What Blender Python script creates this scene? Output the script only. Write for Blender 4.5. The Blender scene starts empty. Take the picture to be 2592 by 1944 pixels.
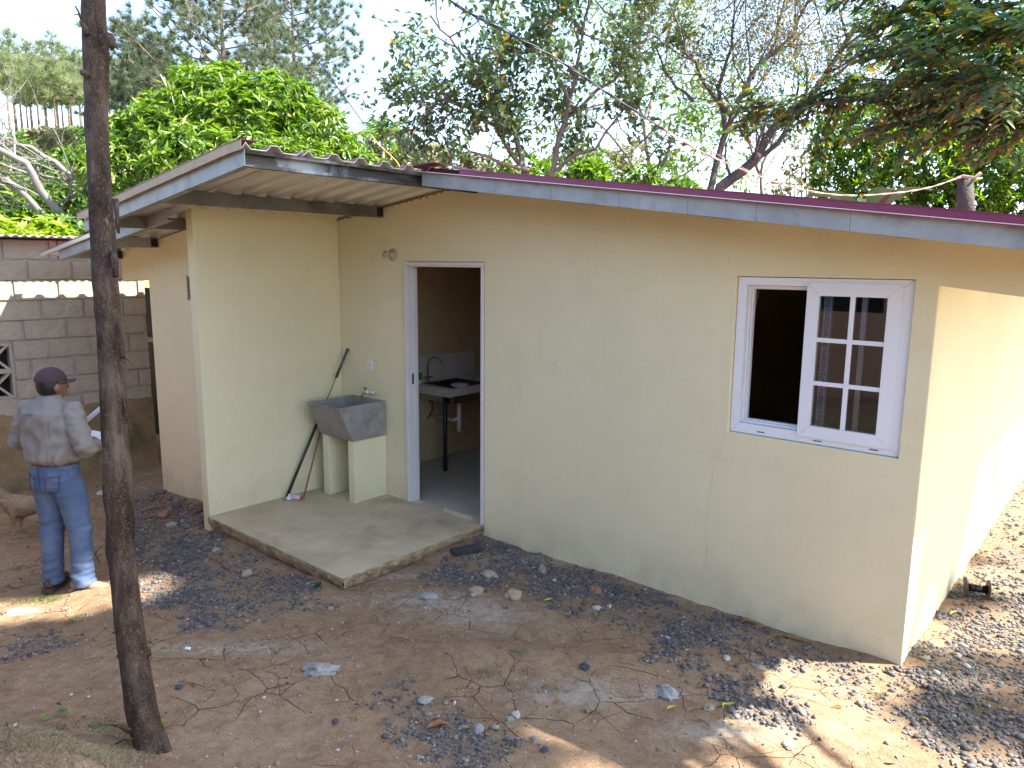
import bpy, bmesh, math, random
import numpy as np
from mathutils import Vector, Matrix, noise as mnoise
R_ = random.Random(7)
rng = np.random.default_rng(11)
SC = bpy.context.scene
COL = SC.collection
rad = math.radians

# ------------------------------------------------------------------ camera
CAM = np.array([5.558, -4.079, 2.037]); YAW, PITCH, ROLL, FPX = rad(40.587), rad(-9.261), rad(0.526), 1859.85
_cy, _sy = math.cos(YAW), math.sin(YAW)
_f = np.array([-_sy*math.cos(PITCH), _cy*math.cos(PITCH), math.sin(PITCH)])
_r0 = np.array([_cy, _sy, 0.0]); _u0 = np.cross(_r0, _f)
_r = math.cos(ROLL)*_r0 + math.sin(ROLL)*_u0
_u = -math.sin(ROLL)*_r0 + math.cos(ROLL)*_u0
cam = bpy.data.objects.new('camera', bpy.data.cameras.new('camera')); COL.objects.link(cam)
cam.data.sensor_width = 36.0; cam.data.lens = FPX/2592*36
cam.data.clip_start = 0.05; cam.data.clip_end = 2000
cam.matrix_world = Matrix(((_r[0], _u[0], -_f[0], CAM[0]), (_r[1], _u[1], -_f[1], CAM[1]), (_r[2], _u[2], -_f[2], CAM[2]), (0, 0, 0, 1)))
SC.camera = cam

def dirpx(px, py):
    return _f + _r*(px-1296)/FPX - _u*(py-972)/FPX
def at(px, py, d):
    """world point seen in the photograph at px,py, d metres deep"""
    return Vector(CAM + dirpx(px, py)*d)
def on(px, py, axis, val):
    d = dirpx(px, py); t = (val-CAM[axis])/d[axis]
    return Vector(CAM + d*t)

# ------------------------------------------------------------------ light
SUN = Vector((1.0, 0.66, 1.38)).normalized()
SUN_EL = math.asin(SUN.z); SUN_AZ = math.atan2(SUN.x, SUN.y)
SC.world = bpy.data.worlds.new("World"); SC.world.use_nodes = True
wn = SC.world.node_tree.nodes; wl = SC.world.node_tree.links
sky = wn.new('ShaderNodeTexSky'); sky.sky_type = 'NISHITA'; sky.sun_disc = False
sky.sun_elevation = SUN_EL; sky.sun_rotation = SUN_AZ
sky.air_density = 1.0; sky.dust_density = 2.0; sky.ozone_density = 1.0; sky.altitude = 600
wl.new(sky.outputs[0], wn['Background'].inputs[0]); wn['Background'].inputs[1].default_value = 0.14
sl = bpy.data.lights.new('sun', 'SUN'); sl.energy = 4.5; sl.angle = rad(0.55); sl.color = (1.0, 0.96, 0.90)
so = bpy.data.objects.new('sun', sl); COL.objects.link(so)
so.rotation_euler = SUN.to_track_quat('Z', 'Y').to_euler(); so.location = (8, 5, 12)
vs = SC.view_settings
vs.view_transform = 'Standard'; vs.look = 'None'; vs.exposure = 2.2; vs.gamma = 1.0; vs.use_curve_mapping = False
SC.cycles.max_bounces = 8; SC.cycles.transparent_max_bounces = 8
SC.cycles.use_denoising = True

# ------------------------------------------------------------------ helpers
def tag(o, label=None, cat=None, group=None, kind=None):
    if label: o['label'] = label
    if cat: o['category'] = cat
    if group: o['group'] = group
    if kind: o['kind'] = kind
    return o
def thing(name, label, cat, loc=(0, 0, 0), rotz=0, group=None):
    o = bpy.data.objects.new(name, None); COL.objects.link(o); o.location = loc; o.rotation_euler = (0, 0, rotz)
    o.empty_display_size = 0.1
    return tag(o, label, cat, group)
def link(name, me, mat=None, parent=None, smooth=False):
    if mat is not None:
        for m in (mat if isinstance(mat, (list, tuple)) else [mat]): me.materials.append(m)
    if smooth:
        me.polygons.foreach_set('use_smooth', np.ones(len(me.polygons), bool))
    o = bpy.data.objects.new(name, me); COL.objects.link(o)
    if parent: o.parent = parent
    return o
class MB:
    """collects geometry and links it as one mesh object"""
    def __init__(s): s.v = []; s.f = []; s.mi = []; s.m = 0
    def add(s, verts, faces):
        n = len(s.v); s.v.extend([tuple(p) for p in verts]); s.f.extend([tuple(i+n for i in f) for f in faces]); s.mi.extend([s.m]*len(faces))
    def box(s, a, b, rot=None, org=None):
        x0, y0, z0 = a; x1, y1, z1 = b
        vs_ = [(x0, y0, z0), (x1, y0, z0), (x1, y1, z0), (x0, y1, z0), (x0, y0, z1), (x1, y0, z1), (x1, y1, z1), (x0, y1, z1)]
        if rot is not None:
            vs_ = [tuple(rot @ Vector(p) + (Vector(org) if org is not None else Vector())) for p in vs_]
        s.add(vs_, [(0, 3, 2, 1), (4, 5, 6, 7), (0, 1, 5, 4), (1, 2, 6, 5), (2, 3, 7, 6), (3, 0, 4, 7)])
    def hexa(s, p):  # 8 points, bottom 4 then top 4
        s.add(p, [(0, 3, 2, 1), (4, 5, 6, 7), (0, 1, 5, 4), (1, 2, 6, 5), (2, 3, 7, 6), (3, 0, 4, 7)])
    def tube(s, pts, rads, n=8, cap=True, jit=0.0):
        pts = [Vector(p) for p in pts]
        if not isinstance(rads, (list, tuple, np.ndarray)): rads = [rads]*len(pts)
        rings = []; prev = None
        for i, p in enumerate(pts):
            t = (pts[min(i+1, len(pts)-1)] - pts[max(i-1, 0)])
            t = t.normalized() if t.length > 1e-9 else Vector((0, 0, 1))
            if prev is None:
                a = t.orthogonal().normalized()
            else:
                a = prev - t*prev.dot(t); a = a.normalized() if a.length > 1e-6 else t.orthogonal().normalized()
            prev = a; b = t.cross(a)
            rr = rads[i]
            rings.append([p + (a*math.cos(2*math.pi*k/n) + b*math.sin(2*math.pi*k/n))*rr*(1+jit*R_.uniform(-1, 1)) for k in range(n)])
        base = len(s.v); fs = []
        vv = [v for r in rings for v in r]
        for i in range(len(pts)-1):
            for k in range(n):
                fs.append((i*n+k, i*n+(k+1) % n, (i+1)*n+(k+1) % n, (i+1)*n+k))
        if cap:
            fs.append(tuple(reversed(range(n)))); fs.append(tuple((len(pts)-1)*n+k for k in range(n)))
        s.add(vv, fs)
    def lathe(s, prof, n=20, mat=None):
        vv = []; fs = []
        for r, z in prof:
            for k in range(n):
                a = 2*math.pi*k/n; vv.append(Vector((r*math.cos(a), r*math.sin(a), z)))
        for i in range(len(prof)-1):
            for k in range(n): fs.append((i*n+k, i*n+(k+1) % n, (i+1)*n+(k+1) % n, (i+1)*n+k))
        fs.append(tuple(reversed(range(n)))); fs.append(tuple((len(prof)-1)*n+k for k in range(n)))
        if mat is not None: vv = [mat @ v for v in vv]
        s.add(vv, fs)
    def mesh(s, name='m'):
        me = bpy.data.meshes.new(name); me.from_pydata(s.v, [], s.f)
        if any(s.mi): me.polygons.foreach_set('material_index', s.mi)
        me.update(); return me
    def build(s, name, mat, parent=None, smooth=False, bevel=0.0):
        me = s.mesh(name)
        if bevel > 0:
            bm = bmesh.new(); bm.from_mesh(me)
            bmesh.ops.bevel(bm, geom=[e for e in bm.edges if e.is_manifold and e.calc_face_angle(0) > 0.5], offset=bevel, segments=2, affect='EDGES', profile=0.6)
            bm.to_mesh(me); bm.free()
        return link(name, me, mat, parent, smooth)
def np_mesh(name, V, F, mat, parent=None, smooth=False):
    V = np.asarray(V, np.float32); F = np.asarray(F, np.int32)
    me = bpy.data.meshes.new(name); k = F.shape[1]
    me.vertices.add(len(V)); me.vertices.foreach_set('co', V.ravel())
    me.loops.add(F.size); me.loops.foreach_set('vertex_index', F.ravel())
    me.polygons.add(len(F)); me.polygons.foreach_set('loop_start', np.arange(0, F.size, k, dtype=np.int32))
    me.update(calc_edges=True)
    return link(name, me, mat, parent, smooth)

# ------------------------------------------------------------------ materials
def nt(name):
    m = bpy.data.materials.new(name); m.use_nodes = True
    return m, m.node_tree.nodes, m.node_tree.links, m.node_tree.nodes['Principled BSDF']
def inp(b, k, v):
    if k in b.inputs: b.inputs[k].default_value = v
def tex(n, l, scale, detail=4, rough=0.55, coord='Object', stretch=None, dist=0.0):
    tc = n.new('ShaderNodeTexCoord'); t = n.new('ShaderNodeTexNoise')
    t.inputs['Scale'].default_value = scale; t.inputs['Detail'].default_value = detail; t.inputs['Roughness'].default_value = rough; t.inputs['Distortion'].default_value = dist
    src = tc.outputs[coord]
    if stretch:
        mp = n.new('ShaderNodeMapping'); mp.inputs['Scale'].default_value = stretch; l.new(src, mp.inputs[0]); src = mp.outputs[0]
    l.new(src, t.inputs['Vector']); return t
def ramp(n, l, fac, stops, interp='LINEAR'):
    r = n.new('ShaderNodeValToRGB'); r.color_ramp.interpolation = interp
    el = r.color_ramp.elements
    while len(el) < len(stops): el.new(0.5)
    for e, (p, c) in zip(el, stops):
        e.position = p; e.color = (c[0], c[1], c[2], 1) if len(c) == 3 else c
    l.new(fac, r.inputs[0]); return r
def mix(n, l, fac, a, b, mode='MIX'):
    m = n.new('ShaderNodeMix'); m.data_type = 'RGBA'; m.blend_type = mode
    for s_, v in ((m.inputs[0], fac), (m.inputs[6], a), (m.inputs[7], b)):
        if isinstance(v, (int, float)): s_.default_value = v
        elif isinstance(v, tuple): s_.default_value = (v[0], v[1], v[2], 1)
        else: l.new(v, s_)
    return m.outputs[2]
def bump(n, l, b, h, strength=0.3, dist=0.01, prev=None):
    bp = n.new('ShaderNodeBump'); bp.inputs['Strength'].default_value = strength; bp.inputs['Distance'].default_value = dist
    l.new(h, bp.inputs['Height'])
    if prev is not None: l.new(prev, bp.inputs['Normal'])
    l.new(bp.outputs[0], b.inputs['Normal']); return bp.outputs[0]
def simple(name, col, rough=0.6, metal=0.0, var=0.25, scale=6, bs=0.15, bscale=60, bdist=0.004, stain=None, stain_lo=0.55, stain_hi=0.7, stain_scale=3, stretch=None):
    m, n, l, b = nt(name)
    t = tex(n, l, scale, 6, 0.6, stretch=stretch)
    c = ramp(n, l, t.outputs[0], [(0.25, tuple(x*(1-var) for x in col)), (0.75, tuple(min(1, x*(1+var)) for x in col))]).outputs[0]
    if stain:
        t2 = tex(n, l, stain_scale, 8, 0.65, dist=0.4)
        msk = ramp(n, l, t2.outputs[0], [(stain_lo, (0, 0, 0)), (stain_hi, (1, 1, 1))]).outputs[0]
        c = mix(n, l, msk, c, stain)
    l.new(c, b.inputs['Base Color']); b.inputs['Roughness'].default_value = rough; b.inputs['Metallic'].default_value = metal
    if bs > 0:
        t3 = tex(n, l, bscale, 4, 0.6); bump(n, l, b, t3.outputs[0], bs, bdist)
    return m

def stucco(name, base, dirt=(0.42, 0.33, 0.2)):
    m, n, l, b = nt(name)
    big = tex(n, l, 0.9, 5, 0.6); mid = tex(n, l, 4.0, 6, 0.62, dist=0.5); fine = tex(n, l, 160, 3, 0.6)
    c = ramp(n, l, big.outputs[0], [(0.3, tuple(x*0.95 for x in base)), (0.7, tuple(x*1.05 for x in base))]).outputs[0]
    c2 = mix(n, l, ramp(n, l, mid.outputs[0], [(0.5, (0, 0, 0)), (0.8, (0.35, 0.35, 0.35))]).outputs[0], c, tuple(x*0.84 for x in base))
    sp = tex(n, l, 42, 2, 0.5)
    c2 = mix(n, l, ramp(n, l, sp.outputs[0], [(0.35, (0.12, 0.12, 0.12)), (0.5, (0, 0, 0))]).outputs[0], c2, tuple(x*0.8 for x in base))
    # splash dirt close to the ground
    tc = n.new('ShaderNodeTexCoord'); sx = n.new('ShaderNodeSeparateXYZ'); l.new(tc.outputs['Object'], sx.inputs[0])
    mr = n.new('ShaderNodeMapRange'); mr.inputs[1].default_value = -0.1; mr.inputs[2].default_value = 0.28; mr.inputs[3].default_value = 0.62; mr.inputs[4].default_value = 0.0
    l.new(sx.outputs[2], mr.inputs[0])
    dn = tex(n, l, 3.5, 8, 0.7); mu = n.new('ShaderNodeMath'); mu.operation = 'MULTIPLY'; l.new(mr.outputs[0], mu.inputs[0])
    l.new(ramp(n, l, dn.outputs[0], [(0.42, (0.1, 0.1, 0.1)), (0.68, (1, 1, 1))]).outputs[0], mu.inputs[1])
    c3 = mix(n, l, mu.outputs[0], c2, dirt)
    # faint vertical rain streaks
    st = tex(n, l, 5, 5, 0.7, stretch=(1.0, 1.0, 0.12))
    c4 = mix(n, l, ramp(n, l, st.outputs[0], [(0.56, (0, 0, 0)), (0.78, (0.12, 0.12, 0.12))]).outputs[0], c3, tuple(x*0.72 for x in base))
    # hairline cracks
    tc2 = n.new('ShaderNodeTexCoord'); nz = n.new('ShaderNodeTexNoise'); nz.inputs['Scale'].default_value = 2.2; nz.inputs['Detail'].default_value = 7
    l.new(tc2.outputs['Object'], nz.inputs['Vector'])
    va = n.new('ShaderNodeVectorMath'); va.operation = 'MULTIPLY_ADD'; l.new(nz.outputs['Color'], va.inputs[0]); va.inputs[1].default_value = (0.5, 0.5, 0.5); l.new(tc2.outputs['Object'], va.inputs[2])
    vo = n.new('ShaderNodeTexVoronoi'); vo.feature = 'DISTANCE_TO_EDGE'; vo.inputs['Scale'].default_value = 0.8; l.new(va.outputs[0], vo.inputs['Vector'])
    cr = ramp(n, l, vo.outputs['Distance'], [(0.0, (1, 1, 1)), (0.0028, (0, 0, 0))]).outputs[0]
    cm = tex(n, l, 1.3, 3, 0.5); cmul = n.new('ShaderNodeMath'); cmul.operation = 'MULTIPLY'; l.new(cr, cmul.inputs[0])
    l.new(ramp(n, l, cm.outputs[0], [(0.56, (0, 0, 0)), (0.7, (0.3, 0.3, 0.3))]).outputs[0], cmul.inputs[1])
    c5 = mix(n, l, cmul.outputs[0], c4, tuple(x*0.45 for x in base))
    l.new(c5, b.inputs['Base Color']); b.inputs['Roughness'].default_value = 0.72; inp(b, 'Specular IOR Level', 0.25)
    p1 = bump(n, l, b, fine.outputs[0], 0.28, 0.003)
    wav = tex(n, l, 2.6, 3, 0.5); bump(n, l, b, wav.outputs[0], 0.35, 0.012, p1)
    return m
M = {}
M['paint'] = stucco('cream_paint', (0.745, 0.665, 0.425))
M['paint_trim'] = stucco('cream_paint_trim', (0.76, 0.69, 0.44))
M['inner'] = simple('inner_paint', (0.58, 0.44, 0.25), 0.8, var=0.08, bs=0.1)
M['concrete'] = simple('porch_concrete', (0.52, 0.41, 0.26), 0.82, var=0.2, scale=3.2, bs=0.3, bscale=45, bdist=0.004, stain=(0.30, 0.215, 0.13), stain_lo=0.5, stain_hi=0.85, stain_scale=1.9)
M['slab_edge'] = simple('slab_edge', (0.38, 0.28, 0.165), 0.95, var=0.45, scale=14, bs=1.0, bscale=40, bdist=0.02, stain=(0.17, 0.125, 0.07), stain_lo=0.47, stain_hi=0.7, stain_scale=9)
M['basin'] = simple('basin_cement', (0.285, 0.27, 0.24), 0.75, var=0.2, scale=8, bs=0.3, bscale=50, bdist=0.003, stain=(0.16, 0.155, 0.145), stain_lo=0.52, stain_hi=0.72, stain_scale=4)
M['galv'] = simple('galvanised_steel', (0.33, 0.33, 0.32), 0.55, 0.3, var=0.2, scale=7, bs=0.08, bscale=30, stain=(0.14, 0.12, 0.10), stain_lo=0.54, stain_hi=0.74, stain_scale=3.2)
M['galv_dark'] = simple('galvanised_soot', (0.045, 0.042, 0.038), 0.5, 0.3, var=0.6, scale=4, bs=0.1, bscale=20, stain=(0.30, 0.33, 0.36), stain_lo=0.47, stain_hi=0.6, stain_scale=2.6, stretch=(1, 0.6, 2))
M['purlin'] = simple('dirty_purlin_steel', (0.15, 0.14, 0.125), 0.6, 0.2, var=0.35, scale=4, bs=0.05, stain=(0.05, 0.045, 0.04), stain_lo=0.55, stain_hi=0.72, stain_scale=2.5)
M['hollow'] = simple('hollow_black', (0.02, 0.018, 0.016), 0.9, bs=0)  # flat black standing in for the shade inside hollows and gaps
M['sheet_under'] = simple('sheet_underside', (0.72, 0.67, 0.59), 0.28, 0.25, var=0.07, scale=2, bs=0)
M['sheet_top'] = simple('maroon_sheet', (0.26, 0.045, 0.075), 0.42, 0.1, var=0.15, scale=3, bs=0.05, stain=(0.3, 0.14, 0.1), stain_lo=0.62, stain_hi=0.8)
M['maroon'] = simple('maroon_flashing', (0.21, 0.03, 0.075), 0.38, 0.15, var=0.12, scale=3, bs=0.04)
M['tan_edge'] = simple('tan_sheet_edge', (0.42, 0.30, 0.19), 0.6, 0.0, var=0.2, scale=5, bs=0.05, stain=(0.22, 0.12, 0.07), stain_lo=0.58, stain_hi=0.75, stain_scale=5)
M['white'] = simple('white_pvc', (0.78, 0.78, 0.80), 0.35, var=0.04, scale=3, bs=0)
M['white_wood'] = simple('white_door_wood', (0.66, 0.62, 0.60), 0.5, var=0.06, scale=3, bs=0.1)
M['outlet'] = simple('outlet_plastic', (0.75, 0.74, 0.74), 0.35, var=0.03, bs=0)
M['block'] = simple('concrete_block', (0.41, 0.34, 0.265), 0.95, var=0.16, scale=5, bs=0.6, bscale=90, bdist=0.006, stain=(0.36, 0.26, 0.175), stain_lo=0.5, stain_hi=0.75, stain_scale=1.1)
M['mortar'] = simple('mortar', (0.36, 0.315, 0.26), 0.95, var=0.25, scale=9, bs=0.8, bscale=60, bdist=0.008)
M['mudwall'] = simple('mud_stained_render', (0.26, 0.17, 0.09), 0.95, var=0.3, scale=3, bs=0.5, bscale=40, bdist=0.01, stain=(0.10, 0.09, 0.04), stain_lo=0.5, stain_hi=0.7, stain_scale=2)
M['zinc'] = simple('zinc_sheet', (0.45, 0.45, 0.42), 0.4, 0.5, var=0.2, scale=4, bs=0.05, stain=(0.28, 0.2, 0.13), stain_lo=0.58, stain_hi=0.75)
M['bark_post'] = None
M['steel'] = simple('stainless', (0.55, 0.55, 0.56), 0.2, 1.0, var=0.05, bs=0)
M['chrome'] = simple('chrome', (0.5, 0.5, 0.5), 0.12, 1.0, var=0.02, bs=0)
M['brass'] = simple('brass', (0.36, 0.22, 0.09), 0.4, 0.8, var=0.2, bs=0)
M['black_iron'] = simple('black_iron', (0.03, 0.032, 0.036), 0.45, 0.2, var=0.3, bs=0.05)
M['grey_rod'] = simple('grey_rod', (0.10, 0.10, 0.105), 0.5, 0.3, var=0.3, bs=0.05)
M['rust'] = simple('rusty_iron', (0.20, 0.085, 0.05), 0.8, 0.1, var=0.4, scale=30, bs=0.2)
M['copper_stick'] = simple('brown_stick', (0.25, 0.11, 0.07), 0.7, 0, var=0.3, scale=20, bs=0.1)
M['tile'] = simple('counter_tile', (0.66, 0.60, 0.52), 0.35, var=0.08, bs=0)
M['floor_in'] = simple('inner_floor', (0.46, 0.40, 0.31), 0.7, var=0.15, scale=4, bs=0.1)
M['blueprint'] = simple('sticker_blue', (0.03, 0.06, 0.38), 0.5, bs=0, var=0)
M['sticker'] = simple('sticker_clear', (0.62, 0.66, 0.72), 0.4, bs=0, var=0.03)
M['pink'] = simple('pink_house_paint', (0.36, 0.21, 0.145), 0.85, var=0.1, scale=2, bs=0.15)
M['dark_glass'] = simple('dark_window', (0.02, 0.02, 0.022), 0.15, bs=0)
M['plank'] = simple('dark_plank', (0.045, 0.043, 0.045), 0.85, var=0.35, scale=12, bs=0.4, bscale=50)
M['rock_tan'] = simple('tan_rock', (0.36, 0.29, 0.20), 0.95, var=0.3, scale=20, bs=0.6, bscale=60, bdist=0.006)
M['rock_grey'] = simple('grey_rock', (0.30, 0.285, 0.26), 0.95, var=0.35, scale=25, bs=0.8, bscale=60, bdist=0.008)
M['rock_red'] = simple('reddish_rock', (0.30, 0.15, 0.075), 0.95, var=0.3, scale=15, bs=0.6, bscale=60)
M['rock_dark'] = simple('basalt_rock', (0.055, 0.06, 0.075), 0.8, var=0.3, scale=15, bs=0.4, bscale=60)
M['rock_white'] = simple('white_pebble', (0.42, 0.385, 0.33), 0.8, var=0.12, scale=15, bs=0.3)
M['brown_leaf'] = simple('dry_leaf', (0.27, 0.12, 0.035), 0.7, var=0.35, scale=18, bs=0.2)
M['yellow_leaf'] = simple('yellow_leaf', (0.45, 0.42, 0.04), 0.6, var=0.25, scale=12, bs=0.1)
M['white_plastic'] = simple('white_plastic', (0.72, 0.70, 0.66), 0.4, bs=0, var=0.04)
M['bottle'] = simple('pinkish_bottle', (0.55, 0.42, 0.46), 0.35, bs=0, var=0.1)
M['red_cap'] = simple('red_cap', (0.5, 0.04, 0.02), 0.4, bs=0, var=0.02)
M['green_label'] = simple('green_label', (0.03, 0.25, 0.04), 0.4, bs=0, var=0.1)
M['wire'] = simple('wire_black', (0.03, 0.03, 0.04), 0.5, bs=0)
M['wire_tan'] = simple('wire_tan', (0.38, 0.27, 0.21), 0.6, bs=0, var=0.2)
M['wire_yellow'] = simple('wire_yellow', (0.6, 0.42, 0.04), 0.6, bs=0, var=0.1)
M['reel'] = simple('reel_disc', (0.07, 0.055, 0.035), 0.6, bs=0.05)
M['reel_hub'] = simple('reel_hub', (0.008, 0.008, 0.012), 0.12, bs=0)
def glass_mat():
    m, n, l, b = nt('window_glass'); n.remove(b)
    g = n.new('ShaderNodeBsdfGlossy'); g.inputs['Roughness'].default_value = 0.015; g.inputs[0].default_value = (0.95, 0.95, 0.95, 1)
    t = n.new('ShaderNodeBsdfTransparent'); t.inputs[0].default_value = (0.82, 0.84, 0.83, 1)
    fr = n.new('ShaderNodeFresnel'); fr.inputs[0].default_value = 1.9
    mx = n.new('ShaderNodeMixShader'); l.new(fr.outputs[0], mx.inputs[0]); l.new(t.outputs[0], mx.inputs[1]); l.new(g.outputs[0], mx.inputs[2])
    l.new(mx.outputs[0], n['Material Output'].inputs[0]); return m
M['glass'] = glass_mat()
def leaf_mat(name, stops, rough=0.42, trans=0.35, spec=0.4):
    m, n, l, b = nt(name)
    g = n.new('ShaderNodeNewGeometry'); r = ramp(n, l, g.outputs['Random Per Island'], stops)
    l.new(r.outputs[0], b.inputs['Base Color']); b.inputs['Roughness'].default_value = rough; inp(b, 'Specular IOR Level', spec)
    tr = n.new('ShaderNodeBsdfTranslucent')
    hs = n.new('ShaderNodeHueSaturation'); hs.inputs['Saturation'].default_value = 1.15; hs.inputs['Value'].default_value = 1.6; l.new(r.outputs[0], hs.inputs['Color']); l.new(hs.outputs[0], tr.inputs[0])
    mx = n.new('ShaderNodeMixShader'); mx.inputs[0].default_value = trans
    l.new(b.outputs[0], mx.inputs[1]); l.new(tr.outputs[0], mx.inputs[2]); l.new(mx.outputs[0], n['Material Output'].inputs[0]); return m
M['l_mango'] = leaf_mat('mango_leaf', [(0, (0.055, 0.115, 0.02)), (0.4, (0.11, 0.20, 0.028)), (0.8, (0.18, 0.29, 0.04)), (1, (0.32, 0.36, 0.09))], 0.36, 0.3, 0.55)
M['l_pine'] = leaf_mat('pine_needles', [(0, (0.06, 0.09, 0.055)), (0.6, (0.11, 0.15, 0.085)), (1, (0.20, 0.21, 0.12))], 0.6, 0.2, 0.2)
M['l_pine_far'] = leaf_mat('pine_needles_sunlit', [(0, (0.11, 0.15, 0.07)), (0.6, (0.18, 0.23, 0.10)), (1, (0.29, 0.28, 0.15))], 0.6, 0.25, 0.2)  # far pines: sunshine and paleness put into the needle colour
M['l_guava'] = leaf_mat('broad_grey_green_leaf', [(0, (0.05, 0.085, 0.04)), (0.6, (0.09, 0.145, 0.055)), (0.96, (0.12, 0.19, 0.07)), (0.995, (0.35, 0.2, 0.03))], 0.35, 0.22)
M['l_wispy'] = leaf_mat('small_olive_leaf', [(0, (0.10, 0.09, 0.035)), (0.5, (0.14, 0.14, 0.05)), (0.8, (0.24, 0.16, 0.07)), (1, (0.10, 0.14, 0.05))], 0.6, 0.3)
M['l_dark'] = leaf_mat('dark_green_leaf', [(0, (0.03, 0.07, 0.015)), (0.5, (0.07, 0.15, 0.02)), (0.8, (0.14, 0.25, 0.025)), (1, (0.28, 0.36, 0.04))], 0.42, 0.42)
M['l_bush'] = leaf_mat('bush_leaf', [(0, (0.06, 0.13, 0.03)), (0.5, (0.10, 0.19, 0.04)), (0.9, (0.18, 0.26, 0.05)), (1, (0.3, 0.24, 0.09))], 0.5, 0.3)
M['l_bright'] = leaf_mat('bright_yellow_green_leaf', [(0, (0.16, 0.26, 0.03)), (1, (0.34, 0.42, 0.07))], 0.5, 0.35)
M['l_over'] = leaf_mat('leaflets_green_and_rust', [(0, (0.035, 0.085, 0.05)), (0.5, (0.075, 0.145, 0.045)), (0.80, (0.13, 0.19, 0.035)), (0.90, (0.19, 0.15, 0.03)), (1, (0.28, 0.17, 0.035))], 0.45, 0.3)
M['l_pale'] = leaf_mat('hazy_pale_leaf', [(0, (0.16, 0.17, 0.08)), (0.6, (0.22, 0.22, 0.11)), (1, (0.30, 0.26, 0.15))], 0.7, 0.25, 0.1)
M['l_banana'] = leaf_mat('banana_leaf', [(0, (0.02, 0.05, 0.022)), (1, (0.035, 0.075, 0.03))], 0.4, 0.2)
M['grass'] = leaf_mat('dry_grass', [(0, (0.13, 0.14, 0.05)), (0.18, (0.22, 0.19, 0.09)), (0.45, (0.32, 0.25, 0.15)), (1, (0.42, 0.34, 0.22))], 0.7, 0.25, 0.1)
M['grass_green'] = leaf_mat('green_grass', [(0, (0.07, 0.13, 0.03)), (1, (0.16, 0.20, 0.06))], 0.6, 0.25, 0.1)
M['bark'] = simple('bark_grey', (0.17, 0.145, 0.12), 0.95, var=0.4, scale=6, bs=0.7, bscale=30, bdist=0.02, stretch=(1, 1, 0.4))
M['bark_dark'] = simple('bark_dark', (0.065, 0.055, 0.045), 0.95, var=0.4, scale=6, bs=0.7, bscale=30, bdist=0.02, stain=(0.28, 0.28, 0.26), stain_lo=0.6, stain_hi=0.68, stain_scale=5)
M['bark_pale'] = simple('bark_pale_bleached', (0.17, 0.15, 0.13), 0.95, var=0.3, scale=6, bs=0.5, bscale=30, bdist=0.02, stain=(0.2, 0.19, 0.18), stain_lo=0.45, stain_hi=0.65, stain_scale=1.2)
M['bark_red'] = simple('bark_pine', (0.17, 0.12, 0.09), 0.95, var=0.35, scale=3, bs=0.7, bscale=20, bdist=0.03)
def post_bark():
    m, n, l, b = nt('post_bark')
    a = tex(n, l, 9, 8, 0.7, stretch=(1, 1, 0.35)); c = ramp(n, l, a.outputs[0], [(0.34, (0.022, 0.013, 0.008)), (0.5, (0.075, 0.048, 0.033)), (0.68, (0.17, 0.13, 0.10))]).outputs[0]
    g = tex(n, l, 120, 4, 0.75, stretch=(1, 1, 0.7)); c = mix(n, l, ramp(n, l, g.outputs[0], [(0.55, (0, 0, 0)), (0.66, (0.7, 0.7, 0.7))]).outputs[0], c, (0.20, 0.17, 0.14))
    r = tex(n, l, 3.2, 6, 0.7, stretch=(1.3, 1.3, 0.5)); c = mix(n, l, ramp(n, l, r.outputs[0], [(0.60, (0, 0, 0)), (0.66, (1, 1, 1))]).outputs[0], c, (0.075, 0.028, 0.02))
    k = tex(n, l, 5, 6, 0.7, stretch=(2, 2, 0.35)); c = mix(n, l, ramp(n, l, k.outputs[0], [(0.68, (0, 0, 0)), (0.71, (1, 1, 1))]).outputs[0], c, (0.27, 0.18, 0.09))
    l.new(c, b.inputs['Base Color']); b.inputs['Roughness'].default_value = 0.93; inp(b, 'Specular IOR Level', 0.2)
    w = tex(n, l, 26, 8, 0.75, stretch=(1.6, 1.6, 0.45)); bump(n, l, b, w.outputs[0], 1.0, 0.012); return m
M['bark_post'] = post_bark()

# ------------------------------------------------------------------ ground height field
_cp = np.array([(1.8, 0, -.085), (3.3, 0, -.06), (4.79, 0, -.04), (4.79, 1, -.06), (4.79, 4, -.1), (4.79, 8, -.15), (6.5, .3, .02), (7.5, 4, .0),
    (1.78, -1.36, -.075), (1.0, -1.42, -.10), (.3, -1.42, -.115), (-.1, -1.36, -.13), (-.6, -1.0, -.14), (-.87, -1, -.144), (-1.61, -1, -.19), (-.55, -1.7, -.23), (-.45, -2.3, -.32), (-.2, -2.9, -.28),
    (-1.8, -2.0, -.33), (-3, -.44, -.29), (-3, -2.2, -.30), (-2.2, 0.5, -.25), (.6, -2.3, -.14), (1.4, -2.2, -.05), (1.2, -3.0, -.08), (2.0, -2.7, .01), (2.69, -2.96, .06), (2.9, -1.6, -.03), (3.9, -1.9, .0),
    (3.9, -.9, -.04), (4.6, -1.0, .0), (5.5, -1.2, .03), (5.5, -2.4, .12), (4.4, -2.9, .16), (5.6, -4.1, .43), (3.8, -4.0, .38), (2.4, -4.2, .2), (.8, -4.2, -.02), (-2, -4, -.25), (-3, -5.6, -.25), (1, -5.6, .1), (5, -5.6, .45), (-6, -3, -.3), (-6, 3, -.3), (-3, 8, -.3), (2, 9, -.2), (10, 0, .1), (10, 9, .1), (10, -6, .5)], float)
def _tps(r2): return np.where(r2 > 1e-12, 0.5*r2*np.log(r2+1e-12), 0.0)
_n = len(_cp); _A = np.zeros((_n+3, _n+3)); _d = ((_cp[:, None, :2]-_cp[None, :, :2])**2).sum(-1)
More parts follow.
